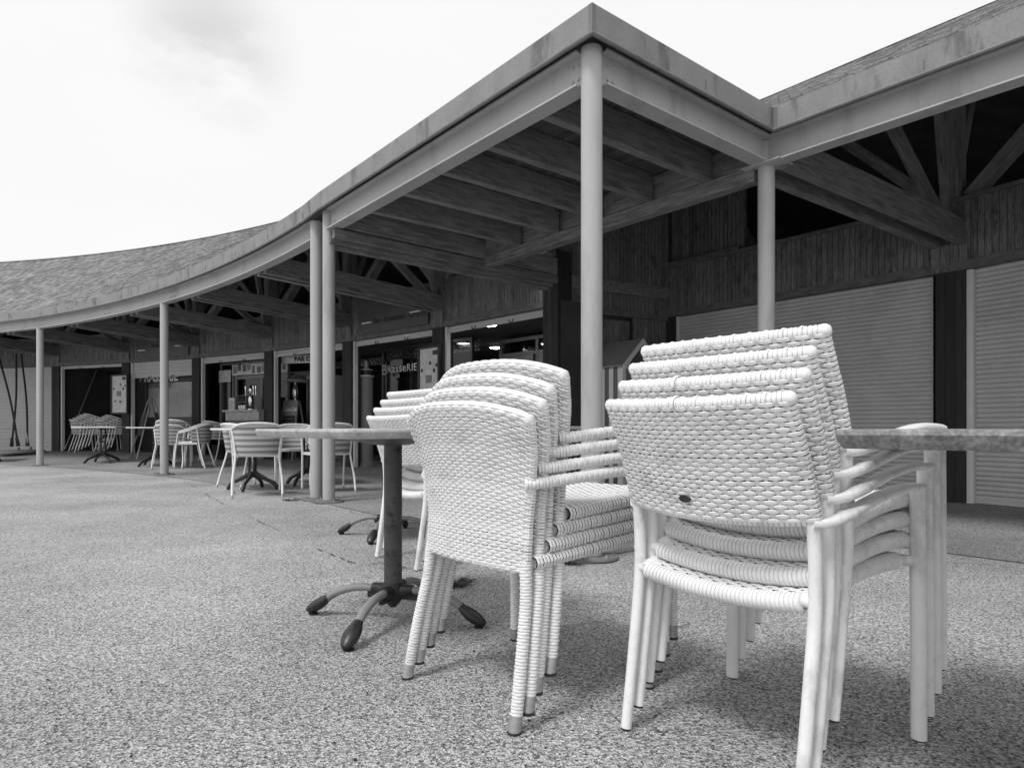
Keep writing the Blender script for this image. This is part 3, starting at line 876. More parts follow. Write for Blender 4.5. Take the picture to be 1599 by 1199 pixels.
# bay 4 lettering behind the shutter
ws = thing('shop_lettering', 'bold white capitals with thin smaller lettering below, half hidden behind the half drawn shutter', 'sign', (*ray_R(250, 27.3), 1.7))
pA = ray_R(218, 27.33); rd_ = rightdir(4)
mb = MB(); A, B = seg(4, 27.36, .08, .9); mb.slab(A, B, 1.84, 2.12, -.008, .008); mb.build('letter_board', M['darkframe'], ws)
place_text('letter', 'BRASSERIE', .30, M['whitemetal'], (pA.x, pA.y, 1.865), rd_, ws, depth=.004, bold=.012, spacing=1.02)
pA = ray_R(228, 27.33)
place_text('letter', 'RESTAURANT', .15, M['darkframe'], (pA.x, pA.y, 1.71), rd_, ws, depth=.003)
# Creperie panel inside bay 2
cp = thing('creperie_panel', 'long pale panel lettered Crêperie hanging inside the open bay left of the twin posts', 'sign', (*ray_R(460, 28.6), 1.8))
A = ray_R(433, 28.62); B = ray_R(505, 28.62)
mb = MB(); mb.slab(B, A, 1.80, 2.06, -.01, .01); mb.build('panel', M['paper'], cp)
rd_ = (B - A).normalized(); x = .2
p = ray_R(451, 28.58)
x = 0
for ch, sz in (('C', .28), ('R', .17), ('ê', .2), ('P', .17), ('E', .17), ('R', .17), ('I', .17), ('E', .17)):
    me_o = place_text('letter', ch, sz, M['signtext'], (p.x + rd_.x * x, p.y + rd_.y * x, 1.83), rd_, cp, depth=.002)
    x += (max(v.co.x for v in me_o.data.vertices)) + .02
hb_ = thing('hanging_banner', 'pale banner with dark capitals right under the lintel, above the drinks fridge', 'banner', (*ray_R(470, 27.3), 2.05))
A = ray_R(438, 27.2); B = ray_R(520, 27.6)
mb = MB(); mb.slab(B, A, 2.06, 2.22, -.008, .008); mb.build('sheet', M['paper'], hb_)
rd_ = (B - A).normalized(); p = A + rd_ * .35 - W * .02
place_text('letter', 'BAR CRÊPERIE', .13, M['signtext'], (p.x, p.y, 2.1), rd_, hb_, depth=.002, bold=.006)

# ================================================================ WOVEN CHAIRS
def nrm(a): return a / np.maximum(np.linalg.norm(a, axis=-1, keepdims=True), 1e-9)
def loopweave(mb, Mf, wf, r, rows, nribs, amp=.0016, thick=.0016, frac=.87, ribw=.0078, core=True, trange=(0, 1), jitter=.0, height=None, spr=6):
    """strands that run round a flat woven panel, over one rib and under the next; mi 0 strand, mi 1 core"""
    t0, t1 = trange
    e = 1e-3
    def fr(x, t):
        P = Mf(x, t); X = nrm(Mf(x + e, t) - Mf(x - e, t)); Y = nrm(Mf(x, t + e) - Mf(x, t - e)); N = nrm(np.cross(X, Y)); return P, X, Y, N
    nf = nribs * spr + 1; ca = np.array([.75, .5, .25]) * PI
    for k in range(rows):
        t = t0 + (t1 - t0) * (k + .5) / rows; w = wf(t)
        xf = np.linspace(-w, w, nf); rib = np.linspace(0, nribs, nf)
        x = np.concatenate([xf, np.full(3, w), xf[::-1], np.full(3, -w)])
        al = np.concatenate([np.full(nf, PI), ca, np.zeros(nf), -ca[::-1]])
        dip = lambda q: 1 - 2 * np.exp(-(np.abs(np.mod(q + k, 2) - 1) / .34) ** 4)
        off = amp * np.concatenate([dip(rib), np.full(3, 1.), dip(rib[::-1]), np.full(3, 1.)]) * rng.uniform(.85, 1.1)
        P, X, Y, N = fr(x, np.full_like(x, t + (rng.normal(0, jitter) if jitter else 0)))
        D = N * np.cos(al)[:, None] + X * np.sin(al)[:, None]
        C = P + D * (r + off)[:, None]
        h = (height(x, t) if height is not None else np.full_like(x, 1.0)) / rows * (t1 - t0) * frac / 2
        scale = np.linalg.norm((Mf(x, np.full_like(x, t + e)) - Mf(x, np.full_like(x, t - e))) / (2 * e), axis=1)
        hw = h * scale
        prof = [(-1, -.2), (-.8, .75), (0, 1.05), (.8, .75), (1, -.2)]
        Gd = np.stack([C + Y * (hw * a)[:, None] + D * (thick * b_) for a, b_ in prof], 1)
        mb.grid(Gd, cu=True, r=random.random())
    ts = np.linspace(t0, t1, 14)
    for i in range(nribs + 1):
        for al in (0, PI):
            L = []
            for t in ts:
                w = wf(t); x = np.array([-w + 2 * w * i / nribs]); P, X, Y, N = fr(x, np.array([t])); D = N * math.cos(al)
                L.append(np.concatenate([P + D * (r - .0016) - X * ribw / 2, P + D * (r - .0001) - X * ribw * .3, P + D * (r - .0001) + X * ribw * .3, P + D * (r - .0016) + X * ribw / 2]))
            mb.grid(np.array(L), flip=(al == 0), r=.5)
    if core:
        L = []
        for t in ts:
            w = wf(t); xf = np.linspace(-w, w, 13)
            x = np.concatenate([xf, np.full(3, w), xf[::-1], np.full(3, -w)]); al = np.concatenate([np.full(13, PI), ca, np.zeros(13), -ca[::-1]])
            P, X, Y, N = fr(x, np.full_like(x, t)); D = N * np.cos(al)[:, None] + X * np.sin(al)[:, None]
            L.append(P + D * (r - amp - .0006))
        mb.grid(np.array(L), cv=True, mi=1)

def wraptube(mb, pts, R, pitch=.0085, amp=.0022, nth=14, weave=0, ctl=None, taper=None, mi=0, up=None, cap=True):
    L = arclen(spline(pts, 60)); nrow = max(2, int(round(L / pitch))); n = nrow * 5 + 1
    ph5 = np.array([0, .13, .35, .65, .87]); sv = np.append((np.arange(nrow)[:, None] + ph5 + rng.uniform(-.04, .04, (nrow, 1))).ravel() / nrow, 1.0); sv[0] = 0
    D_ = spline(pts, 160); P = np.stack([np.interp(sv, np.linspace(0, 1, 160), D_[:, i]) for i in range(3)], 1); fr = frames([V3(p) for p in P], up); th = np.linspace(0, 2 * PI, nth, endpoint=False)
    A = []
    for i in range(n):
        row = i // 5
        base = [-1.3, .75, 1, 1, .75][i % 5]
        T, N, B = fr[i]; N = np.array(N); B = np.array(B); k = 1 if taper is None else taper(sv[i])
        if weave:
            q = np.abs(np.mod(weave * th / (2 * PI) + row, 2) - 1)
            rr = R * k + amp * (base - .75 * np.exp(-(q / .4) ** 4) * (base > 0))
        else:
            rr = np.full(nth, R * k + amp * base)
        A.append(P[i] + np.outer(rr * np.cos(th), N) + np.outer(rr * np.sin(th), B))
    A = np.array(A); mb.grid(A, cv=True, mi=mi)
    if cap:
        o = len(mb.v) - n * nth
        mb.face([o + j for j in range(nth)][::-1], mi); mb.face([o + (n - 1) * nth + j for j in range(nth)], mi)

def longtube(mb, pts, R, bands=8, amp=.002, spacing=.018, nper=4):
    """rounded edge whose strands run lengthwise, dipping under every second rib"""
    L = arclen(spline(pts, 60)); nr = max(2, int(round(L / spacing))); n = nr * 6 + 1; P = spline(pts, n); fr = frames([V3(p) for p in P])
    th = np.linspace(0, 2 * PI, bands * nper, endpoint=False); bi = np.arange(bands * nper) // nper; bp = np.array([-.5, .75, 1, .75])[np.arange(bands * nper) % nper]; A = []
    for i in range(n):
        T, N, B = fr[i]; rib = i / 6
        dp = np.exp(-((np.mod(rib + bi, 2) - 1) / .33) ** 4)
        rr = R + amp * np.where(bp > 0, bp * (1 - 1.3 * dp), bp)
        A.append(P[i] + np.outer(rr * np.cos(th), np.array(N)) + np.outer(rr * np.sin(th), np.array(B)))
    mb.grid(np.array(A), cv=True)
def poly_y(z, zs, ys): return np.interp(z, zs, ys)

# ---- A: fully woven armchair with wrapped legs and metal feet
def make_wicker_armchair():
    o = thing('wicker_armchair', '', 'chair')
    rat = [M['rattan'], M['rattan_gap_shade']]
    zb = .385
    def wf(t): return float(np.interp(t, [0, .3, .6, .85, 1], [.208, .209, .226, .250, .261]))
    def Mb(x, t):
        x = np.asarray(x, float); t = np.asarray(t, float)
        w = np.interp(t, [0, .3, .6, .85, 1], [.208, .209, .226, .250, .261]); q = np.clip(x / w, -1.2, 1.2)
        zt = .765 + .038 * (1 - np.abs(q) ** 2.9)
        z = zb + t * (zt - zb)
        y = np.interp(t, [0, .25, .5, .75, 1], [.058, .064, .064, .050, .022]) - (.022 + .04 * t) * (1 - q ** 2)
        return np.stack([x + 0 * t, y, z], -1)
    b = MB(); loopweave(b, Mb, wf, .0115, 49, 26, amp=.0020, thick=.0012, jitter=.0006)
    # rolled top edge
    top = [Mb(np.array([x * .985]), np.array([1.0]))[0] for x in np.linspace(-.261, .261, 15)]
    longtube(b, top, .0125)
    bot = [Mb(np.array([x]), np.array([0.0]))[0] for x in np.linspace(-.205, .205, 9)]
    longtube(b, bot, .0115)
    for s in (-1, 1):
        b.lathe((s * .2585, .021, .764), [(.006, -.017), (.0125, -.011), (.0152, 0), (.0125, .010), (.005, .0145)], 16)
    b.build('backrest', rat, o, smooth=42, local=True)
    # seat
    def ws(t): return float(np.interp(t, [0, 1], [.215, .262]))
    def Ms(x, t):
        x = np.asarray(x, float); t = np.asarray(t, float); w = np.interp(t, [0, 1], [.215, .262]); q = np.clip(x / w, -1.1, 1.1)
        z = .400 + .035 * t - .012 * (1 - q ** 2) * np.sin(PI * np.clip(t, 0, 1)) - .02 * np.clip((t - .9) / .1, 0, 1) ** 2
        return np.stack([x + 0 * t, .075 + t * .40, z], -1)
    b = MB(); loopweave(b, Ms, ws, .017, 38, 26, amp=.0017, thick=.0015, jitter=.0008)
    fr_ = [Ms(np.array([x]), np.array([1.0]))[0] for x in np.linspace(-.262, .262, 11)]
    wraptube(b, fr_, .0175, .0095, .0022, 14)
    re_ = [Ms(np.array([x]), np.array([0.0]))[0] for x in np.linspace(-.214, .214, 9)]
    wraptube(b, re_, .0165, .0095, .0022, 14)
    b.build('seat', rat, o, smooth=42, local=True)
    for s in (-1, 1):
        # rear leg
        pts = [(s * .236, .0, .04), (s * .229, .022, .16), (s * .216, .05, .30), (s * .207, .058, .40)]
        b = MB(); wraptube(b, pts, .0147, .0080, .0017, 18, weave=6)
        lg = b.build('leg', M['rattan'], o, smooth=42, local=True)
        b = MB(); b.tube([(s * .2375, -.008, 0), (s * .236, .0, .042)], [.0158, .0163], 18); b.tube([(s * .2375, -.008, -.001), (s * .2375, -.008, .006)], .0175, 18, mi=1)
        b.build('foot_cap', [M['alufoot'], M['rubber']], lg, smooth=40, local=True)
        pts = [(s * .284, .468, .04), (s * .284, .466, .3), (s * .283, .462, .50), (s * .285, .455, .575)]
        b = MB(); wraptube(b, pts, .0147, .0080, .0017, 18, weave=6)
        lg = b.build('leg', M['rattan'], o, smooth=42, local=True)
        b = MB(); b.tube([(s * .284, .469, 0), (s * .284, .468, .042)], [.0158, .0163], 18); b.tube([(s * .284, .469, -.001), (s * .284, .469, .006)], .0175, 18, mi=1)
        b.build('foot_cap', [M['alufoot'], M['rubber']], lg, smooth=40, local=True)
        pts = [(s * .218, .045, .603), (s * .236, .07, .605), (s * .262, .13, .612), (s * .290, .24, .623), (s * .300, .35, .628), (s * .297, .42, .617), (s * .287, .455, .582)]
        b = MB(); wraptube(b, pts, .0142, .0085, .0017, 18, weave=6)
        b.build('arm', M['rattan'], o, smooth=42, local=True)
    return o

# ---- B: tube-frame armchair with woven back and seat, flat arms
def make_tube_armchair():
    o = thing('tube_armchair', '', 'chair')
    rat = [M['rattan_b'], M['rattan_gap_shade']]
    zb, zt = .562, .80
    def wf(t): return .229 - .006 * t
    def Mb(x, t):
        x = np.asarray(x, float); t = np.asarray(t, float); w = .229 - .006 * t; q = np.clip(x / w, -1.1, 1.1)
        z = zb + t * (zt - zb) - .012 * (1 - q ** 2) * (1 - t) - .006 * (1 - q * q) * t
        y = np.interp(t, [0, .5, 1], [.036, -.005, -.062]) - .042 * (1 - q ** 2)
        return np.stack([x + 0 * t, y, z], -1)
    b = MB(); loopweave(b, Mb, wf, .0125, 25, 26, amp=.0023, thick=.0014, frac=.85, ribw=.0085, jitter=.0010)
    top = [Mb(np.array([x]), np.array([1.0]))[0] for x in np.linspace(-.226, .226, 13)]
    wraptube(b, top, .0130, .0092, .0016, 14)
    for s in (-1, 1):
        p = Mb(np.array([s * .228]), np.array([1.0]))[0]
        b.lathe(p, [(.005, -.014), (.013, -.008), (.0148, 0), (.012, .010), (.005, .0145)], 12)
    # raised rib ends crossing the rim
    for x in np.linspace(-.19, .19, 12):
        p = Mb(np.array([x]), np.array([1.0]))[0]
        ring = [(p[0], p[1] + .0152 * math.cos(a), p[2] + .0152 * math.sin(a)) for a in np.linspace(-.5, PI + .5, 10)]
        b.tube(ring, .0035, 6, squash=(1, .35), up=(1, 0, 0))
    bot = [Mb(np.array([x]), np.array([0.0]))[0] for x in np.linspace(-.226, .226, 11)]
    wraptube(b, bot, .011, .0105, .002, 12)
    bk = b.build('backrest', rat, o, smooth=42, local=True)
    # seat
    def ws(t): return float(np.interp(t, [0, 1], [.205, .218]))
    def Ms(x, t):
        x = np.asarray(x, float); t = np.asarray(t, float); w = np.interp(t, [0, 1], [.205, .218]); q = np.clip(x / w, -1.1, 1.1)
        z = .392 + .038 * t - .018 * (1 - q ** 2) * (1 - .3 * t) + .016 * np.sin(PI * np.clip(t, 0, 1))
        return np.stack([x + 0 * t, .045 + t * .41, z], -1)
    b = MB(); loopweave(b, Ms, ws, .0125, 36, 22, amp=.0017, thick=.0015, jitter=.0008)
    for s in (-1, 1):
        side = [Ms(np.array([s * ws(t)]), np.array([t]))[0] for t in np.linspace(.02, .96, 9)]
        wraptube(b, side, .0190, .0085, .0018, 16)
    for t in (0.0, 1.0):
        rail = [Ms(np.array([x]), np.array([t]))[0] for x in np.linspace(-.2, .2, 9)]
        wraptube(b, rail, .0190, .0104, .0019, 16)
    b.build('seat', rat, o, smooth=42, local=True)
    fb = MB()
    for s in (-1, 1):
        fb = MB(); fb.tube([(s * .222, .043, .395), (s * .2, .05, .395)], .0135, 12); fb.build('seat_rail', M['alu'], o, smooth=40, local=True)
        fb = MB(); fb.tube(spline([(s * .214, .41, .430), (s * .222, .45, .431), (s * .247, .487, .427)], 8), .0135, 14); fb.build('seat_rail', M['alu'], o, smooth=40, local=True)
    for s in (-1, 1):
        pts = spline([(s * .222, -.012, .004), (s * .224, .012, .15), (s * .226, .042, .36), (s * .226, .044, .48), (s * .226, .034, .58)], 16)
        b = MB(); b.tube(pts, np.interp(np.linspace(0, 1, 16), [0, .5, 1], [.0132, .0142, .0142]), 20)
        lg = b.build('leg', M['alu'], o, smooth=40, local=True)
        b = MB(); b.tube([(s * .222, -.0125, 0), (s * .222, -.0118, .010)], .0125, 14); b.build('foot_cap', M['rubber'], lg, smooth=40, local=True)
        b = MB(); b.tube(spline([(s * .252, .492, .004), (s * .251, .49, .3), (s * .250, .488, .603)], 10), .0158, 20, squash=(1.0, 1.12))
        lg = b.build('leg', M['alu'], o, smooth=40, local=True)
        b = MB(); b.tube([(s * .252, .492, 0), (s * .252, .492, .010)], .0135, 14); b.build('foot_cap', M['rubber'], lg, smooth=40, local=True)
        # flat arm: swept oval that widens and arches forward
        pts = spline([(s * .230, .026, .556), (s * .248, .05, .556), (s * .262, .10, .570), (s * .266, .22, .596), (s * .262, .34, .607), (s * .256, .44, .607), (s * .254, .515, .603)], 26)
        fr_ = frames([V3(p) for p in pts], (0, 0, 1)); A = []
        for i, p in enumerate(pts):
            q = i / 25
            wd = np.interp(q, [0, .07, .16, .5, .95, 1], [.009, .011, .0175, .0175, .0165, .009]); th = np.interp(q, [0, .1, .2, .95, 1], [.0095, .010, .0098, .0098, .006])
            T, N, B = fr_[i]; N = np.array(N); B = np.array(B); an = np.linspace(0, 2 * PI, 20, endpoint=False)
            c_, s_ = np.cos(an), np.sin(an)
            A.append(np.array(p) + np.outer(th * np.sign(c_) * np.abs(c_) ** .8, N) + np.outer(wd * np.sign(s_) * np.abs(s_) ** .8, B))
        b = MB(); b.grid(np.array(A), cv=True); n0 = len(b.v) - 26 * 20
        b.face([n0 + j for j in range(20)][::-1]); b.face([n0 + 25 * 20 + j for j in range(20)])
        b.build('arm', M['alu'], o, smooth=40, local=True)
    return o, bk

def stack(proto, n, mid, heading, dfwd, dup_, labels, group, first):
    out = []
    for i in range(n):
        o = proto if (i == 0 and first) else copy_tree(proto)
        f = Vector((math.cos(heading), math.sin(heading)))
        jx = [0, .004, -.003, .002, -.002][i % 5]
        o.location = (mid[0] + f.x * dfwd * i + f.y * jx, mid[1] + f.y * dfwd * i - f.x * jx, dup_ * i + (mid[2] if len(mid) > 2 else 0))
        o.rotation_euler = (0, 0, heading - PI / 2 + R_([0, .5, -.6, .4, -.3][i % 5]))
        o['label'] = labels[i]; o['group'] = group; out.append(o)
    return out

chA = make_wicker_armchair()
stack(chA, 4, (-.147, 1.785), R_(42), .0395, .0385,
      ['wicker armchair with wrapped legs, lowest and nearest of the middle stack', 'wicker armchair with wrapped legs, second from the bottom of the middle stack',
       'wicker armchair with wrapped legs, third from the bottom of the middle stack', 'wicker armchair with wrapped legs, topmost of the middle stack'],
      'fully woven armchairs stacked beside the grey square table', True)
chB, bkB = make_tube_armchair()
stB = stack(chB, 4, (.430, 1.46), R_(38.5), .0435, .0465,
      ['white tube armchair with oval badge on its woven back, lowest of the right stack', 'white tube armchair, second from the bottom of the right stack',
       'white tube armchair, third from the bottom of the right stack', 'white tube armchair, topmost of the right stack'],
      'white tube armchairs in two stacks', True)
stack(chB, 4, (-.628, 3.61), R_(38.5), .043, .046,
      ['white tube armchair behind the grey table column, lowest of the rear stack', 'white tube armchair, second from the bottom of the rear stack behind the grey table',
       'white tube armchair, third from the bottom of the rear stack behind the grey table', 'white tube armchair, topmost of the rear stack behind the grey table'],
      'white tube armchairs in two stacks', False)
# oval maker's badge, lifted strand loops and a loose strand end on the lowest chair of the right stack
bk = [c for c in kids(stB[0]) if c.name.startswith('backrest')][0]
b = MB(); n0 = 24
b.lathe((0, 0, 0), [(.0135, 0), (.0142, .0015), (.012, .003), (.0115, .0022)], n0); 
bd = b.build('badge', M['rubber'], bk, smooth=40, local=True)
bd.matrix_basis = Matrix.Translation((-.028, -.0355, .588)) @ Matrix.Rotation(R_(96), 4, 'X') @ Matrix.Diagonal((1.15, .62, 1, 1))
for ch, x, zt_ in ((stB[0], .0, .806), (stB[1], -.035, .806)):
    bk_ = [c for c in kids(ch) if c.name.startswith('backrest')][0]
    b = MB(); ring = [(x, -.103 + .019 * math.cos(a), .793 + .019 * math.sin(a)) for a in np.linspace(-.3, PI + .3, 12)]
    b.tube(ring, .0042, 8, squash=(1.1, .4), up=(1, 0, 0)); b.build('lifted_strand', M['rattan_b'], bk_, smooth=40, local=True)
st_ = [c for c in kids(stB[0]) if c.name.startswith('seat') and not c.name.startswith('seat_rail')][0]
b = MB(); b.tube([(-.205, .03, .41), (-.195, .02, .428), (-.215, .01, .452)], .004, 6, squash=(1, .3)); b.build('loose_strand', M['rattan_b'], st_, local=True)

# ---- C: tub chair with banded weave and slim legs (mid distance)
def make_tub_chair():
    o = thing('tub_chair', '', 'chair')
    half = [(.262, .37, .625), (.272, .22, .66), (.255, .06, .725), (.19, -.055, .768), (.10, -.10, .783), (0, -.112, .787)]
    rim = [(-x, y, z) for x, y, z in half] + half[-2::-1]
    rp = spline(rim, 40)
    b = MB(); wraptube(b, rim, .0125, .012, .0018, 12); b.build('rim', M['rattan'], o, smooth=42, local=True)
    sel = rp[7:33]; P = []
    for (x, y, z) in sel:
        col = []
        for t in np.linspace(0, 1, 8):
            zz = .44 + t * (z - .44); k = .80 + .20 * t ** .7
            col.append((x * k, y * k + .03 * (1 - t), zz))
        P.append(col)
    P = np.array(P); Q = P.copy(); Q[:, :, 0] *= .965; Q[:, :, 1] += .012
    b = MB(); b.grid(P); b.grid(Q, flip=True); 
    for e_ in (0, -1): b.grid(np.stack([P[e_], Q[e_]]), flip=(e_ == -1))
    b.grid(np.stack([P[:, 0], Q[:, 0]]))
    b.build('backrest', M['wicker_band'], o, smooth=50, local=True)
    b = MB(); pts = [(-.215, .07), (.215, .07), (.245, .40), (.22, .43), (-.22, .43), (-.245, .40)]
    b.poly(pts, .425, .455); b.build('seat', M['rattan'], o, local=True)
    for s in (-1, 1):
        b = MB(); b.tube(spline([(s * .25, -.085, 0), (s * .248, -.03, .18), (s * .222, .03, .40), (s * .225, .04, .5), (s * .256, .06, .72)], 14), .0125, 12)
        b.tube([(s * .25, -.0855, 0), (s * .25, -.08, .03)], .0135, 12, mi=1); b.build('leg', [M['alu'], M['alufoot']], o, smooth=40, local=True)
        b = MB(); b.tube(spline([(s * .245, .44, 0), (s * .246, .425, .25), (s * .25, .40, .45), (s * .263, .375, .61)], 12), .0125, 12)
        b.tube([(s * .245, .4405, 0), (s * .245, .438, .03)], .0135, 12, mi=1); b.build('leg', [M['alu'], M['alufoot']], o, smooth=40, local=True)
    return o
tub = make_tub_chair(); used = [False]
def put_tub(x, y, heading, label, group, z=None):
    o = tub if not used[0] else copy_tree(tub); used[0] = True
    o.location = (x, y, floor_z(x, y) + .006 if z is None else z); o.rotation_euler = (0, 0, R_(heading) - PI / 2)
    o['label'] = label; o['group'] = group; return o
gr = 'tub chairs round the bistro tables'
put_tub(-2.735, 7.06, 112, 'tub chair with its banded back to the viewer, left of the twin posts', gr)
put_tub(-2.06, 7.52, 119, 'tub chair with banded back, partly behind the twin posts', gr)
put_tub(-3.42, 8.10, 55, 'tub chair at the left side of the bistro table nearest the twin posts', gr)
put_tub(-3.02, 9.15, -72, 'tub chair facing the viewer behind the bistro tables left of the twin posts', gr)
p = G(263, 733); put_tub(p.x, p.y, 100, 'lower tub chair of the pair behind the second post from the left', gr)
put_tub(p.x + .01, p.y + .05, 101, 'upper tub chair of the pair behind the second post from the left', gr, z=.10)
p = G(321, 731)
put_tub(p.x, p.y, 186, 'tub chair facing left beside the second post, lower of the nested pair', gr)
put_tub(p.x - .11, p.y + .18, 184, 'tub chair facing left beside the second post, raised behind its nested twin', gr, z=.05)
p = G(574, 722); put_tub(p.x, p.y, 10, 'tub chair far back against the brasserie window', gr)
p = G(329, 720); put_tub(p.x, p.y, 60, 'tub chair far back in front of the glazed bar doors', gr)
for px, n, nm in ((118, 5, 'left'), (158, 4, 'right')):
    p = G(px, 706)
    for i in range(n):
        lab = {5: ['lowest', 'second lowest', 'middle one', 'second highest', 'topmost'], 4: ['lowest', 'second lowest', 'second highest', 'topmost']}[n][i]
        put_tub(p.x + .055 * i, p.y + .045 * i, 48, f'tub chair in the dark open bay, {lab} of the {nm} stack', 'tub chairs stacked in the dark open bay', z=floor_z(p.x, p.y) + .037 * i + .006)

# ================================================================ TABLES
def rounded_sq(h, r=.03, n=6):
    pts = []
    for cx, cy, a0 in ((h - r, h - r, 0), (-h + r, h - r, 90), (-h + r, -h + r, 180), (h - r, -h + r, 270)):
        for a in np.linspace(a0, a0 + 90, n): pts.append((cx + r * math.cos(R_(a)), cy + r * math.sin(R_(a))))
    return np.array(pts)
def top_mesh(h, zt, th, r=.03, slope=.012):
    mb = MB(); prof = [(-slope - .02, 0), (-slope, 0), (-slope * .4, th * .3), (0, th * .72), (-.002, th * .93), (-.007, th)]
    rings = []
    for inset, z in prof:
        q = rounded_sq(h + inset, max(.004, r + inset)); rings.append(np.c_[q, np.full(len(q), zt - th + z)])
    A = np.array(rings); mb.grid(A, cv=True, flip=True); n = A.shape[1]; k = len(mb.v) - A.shape[0] * n
    mb.face([k + (A.shape[0] - 1) * n + j for j in range(n)]); mb.face([k + j for j in range(n)][::-1])
    return mb
def make_modern(label, x, y, rtop, rfeet, h=.40, zt=.741, mtop='tabletop', z=0, th=.031):
    o = thing('square_table', label, 'table', (x, y, z))
    t_ = top_mesh(h, zt, th, .035).build('tabletop', M[mtop], o, smooth=35, local=True); t_.rotation_euler = (0, 0, rtop)
    b = MB(); b.lathe((0, 0, 0), [(.06, zt - .062), (.12, zt - .052), (.215, zt - .034), (.215, zt - .0315)], 32); b.build('mounting_plate', M['greypole'], o, smooth=40, local=True)
    b = MB(); b.tube([(0, 0, .115), (0, 0, zt - .055)], .0345, 28); b.build('column', M['greypole'], o, smooth=40, local=True)
    b = MB(); b.lathe((0, 0, 0), [(.012, .055), (.03, .075), (.042, .10), (.044, .135), (.038, .15)], 24)
    for k in range(4):
        a = rfeet + k * PI / 2; c, s = math.cos(a), math.sin(a)
        b.tube([(c * .03, s * .03, .118), (c * .085, s * .085, .125)], [.027, .020], 14)
        b.obox((c * .07, s * .07, .105), (c * .035, s * .035, 0), (-s * .008, c * .008, 0), (0, 0, .018))
    b.build('hub', M['black'], o, smooth=40, local=True)
    for k in range(4):
        a = rfeet + k * PI / 2; c, s = math.cos(a), math.sin(a)
        P = spline([(c * d, s * d, q) for d, q in ((.075, .124), (.16, .120), (.24, .096), (.297, .060))], 14)
        b = MB(); b.tube(P, .0165, 16, squash=(.9, 1.05)); lg = b.build('leg', M['legpaint'], o, smooth=40, local=True)
        P = spline([(c * d, s * d, q) for d, q in ((.277, .076), (.307, .053), (.347, .029), (.374, .016))], 12)
        b = MB(); b.tube(P, [.0175, .020, .0235, .026, .028, .029, .029, .0285, .0265, .0235, .019, .010], 16, squash=(.78, 1.05))
        b.lathe((c * .347, s * .347, 0), [(.017, 0), (.019, .006), (.012, .012)], 12); b.build('foot_cap', M['rubber'], lg, smooth=50, local=True)
    return o
make_modern('grey square pedestal table on four curved legs left of the woven chairs', -.46, 2.54, R_(40), R_(165))
make_modern('worn grey table whose edge enters from the right in front of the white chairs', 1.188, 1.184, R_(-37), R_(82), h=.47, mtop='tabletop_r', zt=.7425, th=.032)
make_modern('grey pedestal table hidden behind the near table, only its curved feet showing', -.85, 4.55, R_(20), R_(171))
make_modern('pedestal table far back between the corner post and the striped hut', .80, 6.1, R_(39), R_(30), zt=.76)

def make_bistro():
    o = thing('bistro_table', '', 'table')
    top_mesh(.37, .741, .026, .03, .006).build('tabletop', M['tabletop_w'], o, smooth=35, local=True)
    b = MB()
    for k in range(3):
        a = k * 2 * PI / 3 + .4; b.tube([(.04 * math.cos(a), .04 * math.sin(a), .15), (.045 * math.cos(a), .045 * math.sin(a), .70)], .015, 8)
    for z in (.16, .42, .69): b.lathe((0, 0, z), [(.045, 0), (.06, .01), (.06, .02), (.045, .03)], 16)
    b.poly([(-.2, -.02), (.2, -.02), (.2, .02), (-.2, .02)], .70, .714); b.poly([(-.02, -.2), (.02, -.2), (.02, .2), (-.02, .2)], .6985, .7125)
    b.build('column', M['black'], o, smooth=40, local=True)
    for k in range(4):
        a = PI / 4 + k * PI / 2; c, s = math.cos(a), math.sin(a)
        b = MB(); b.tube(spline([(c * d, s * d, z) for d, z in ((.03, .20), (.09, .165), (.17, .125), (.25, .085), (.29, .03), (.31, .012))], 16), [.034, .032, .030, .028, .026, .025, .024, .023, .023, .023, .024, .025, .026, .026, .024, .016], 10, squash=(1, .8))
        b.build('leg', M['black'], o, smooth=45, local=True)
    return o
bt = make_bistro(); first = True
for px, py, rz, lab in ((395, 765, 45, 'bistro table on cast iron legs behind the nearest banded tub chair'), (480, 757, 30, 'bistro table on cast iron legs just behind the twin posts'),
                        (243, 728, 18, 'white topped bistro table beside the second post from the left'), (160, 723, 10, 'white topped bistro table standing between the two leftmost posts'),
                        (-26, 722, 0, 'white topped bistro table cut off by the left edge of the view')):
    p = G(px, py); o = bt if first else copy_tree(bt); first = False
    o.location = p; o.rotation_euler = (0, 0, R_(rz)); o['label'] = lab; o['group'] = 'cast iron bistro tables'
    if px in (243, 160): o.scale = (1.12, 1.12, 1)

# ================================================================ THINGS AROUND THE SHOPS
def framed_board(name, label, cat, c, rd, w, z0, z1, sheets, group=None, off=0):
    """framed board on plan point c; rd reading direction"""
    n = Vector((rd.y, -rd.x)); o = thing(name, label, cat, (c.x, c.y, z0), group=group)
    A, B = c - rd * w / 2, c + rd * w / 2
    mb = MB(); t = .035
    mb.slab(A, A + rd * t, z0, z1, -.02, .03); mb.slab(B - rd * t, B, z0, z1, -.02, .03)
    mb.slab(A + rd * t, B - rd * t, z0, z0 + t, -.02, .028); mb.slab(A + rd * t, B - rd * t, z1 - t, z1, -.02, .028)
    mb.build('frame', M['darkframe'], o)
    mb = MB(); mb.slab(A + rd * t, B - rd * t, z0 + t, z1 - t, -.015, .012); mb.build('sheet', M['paper'], o)
    for (x, z, sw, sh, mt) in sheets:
        mb = MB(); a = A + rd * (x * w); mb.slab(a, a + rd * sw, z0 + z * (z1 - z0), z0 + z * (z1 - z0) + sh, .013, .017); mb.build('notice', M[mt], o)
    return o
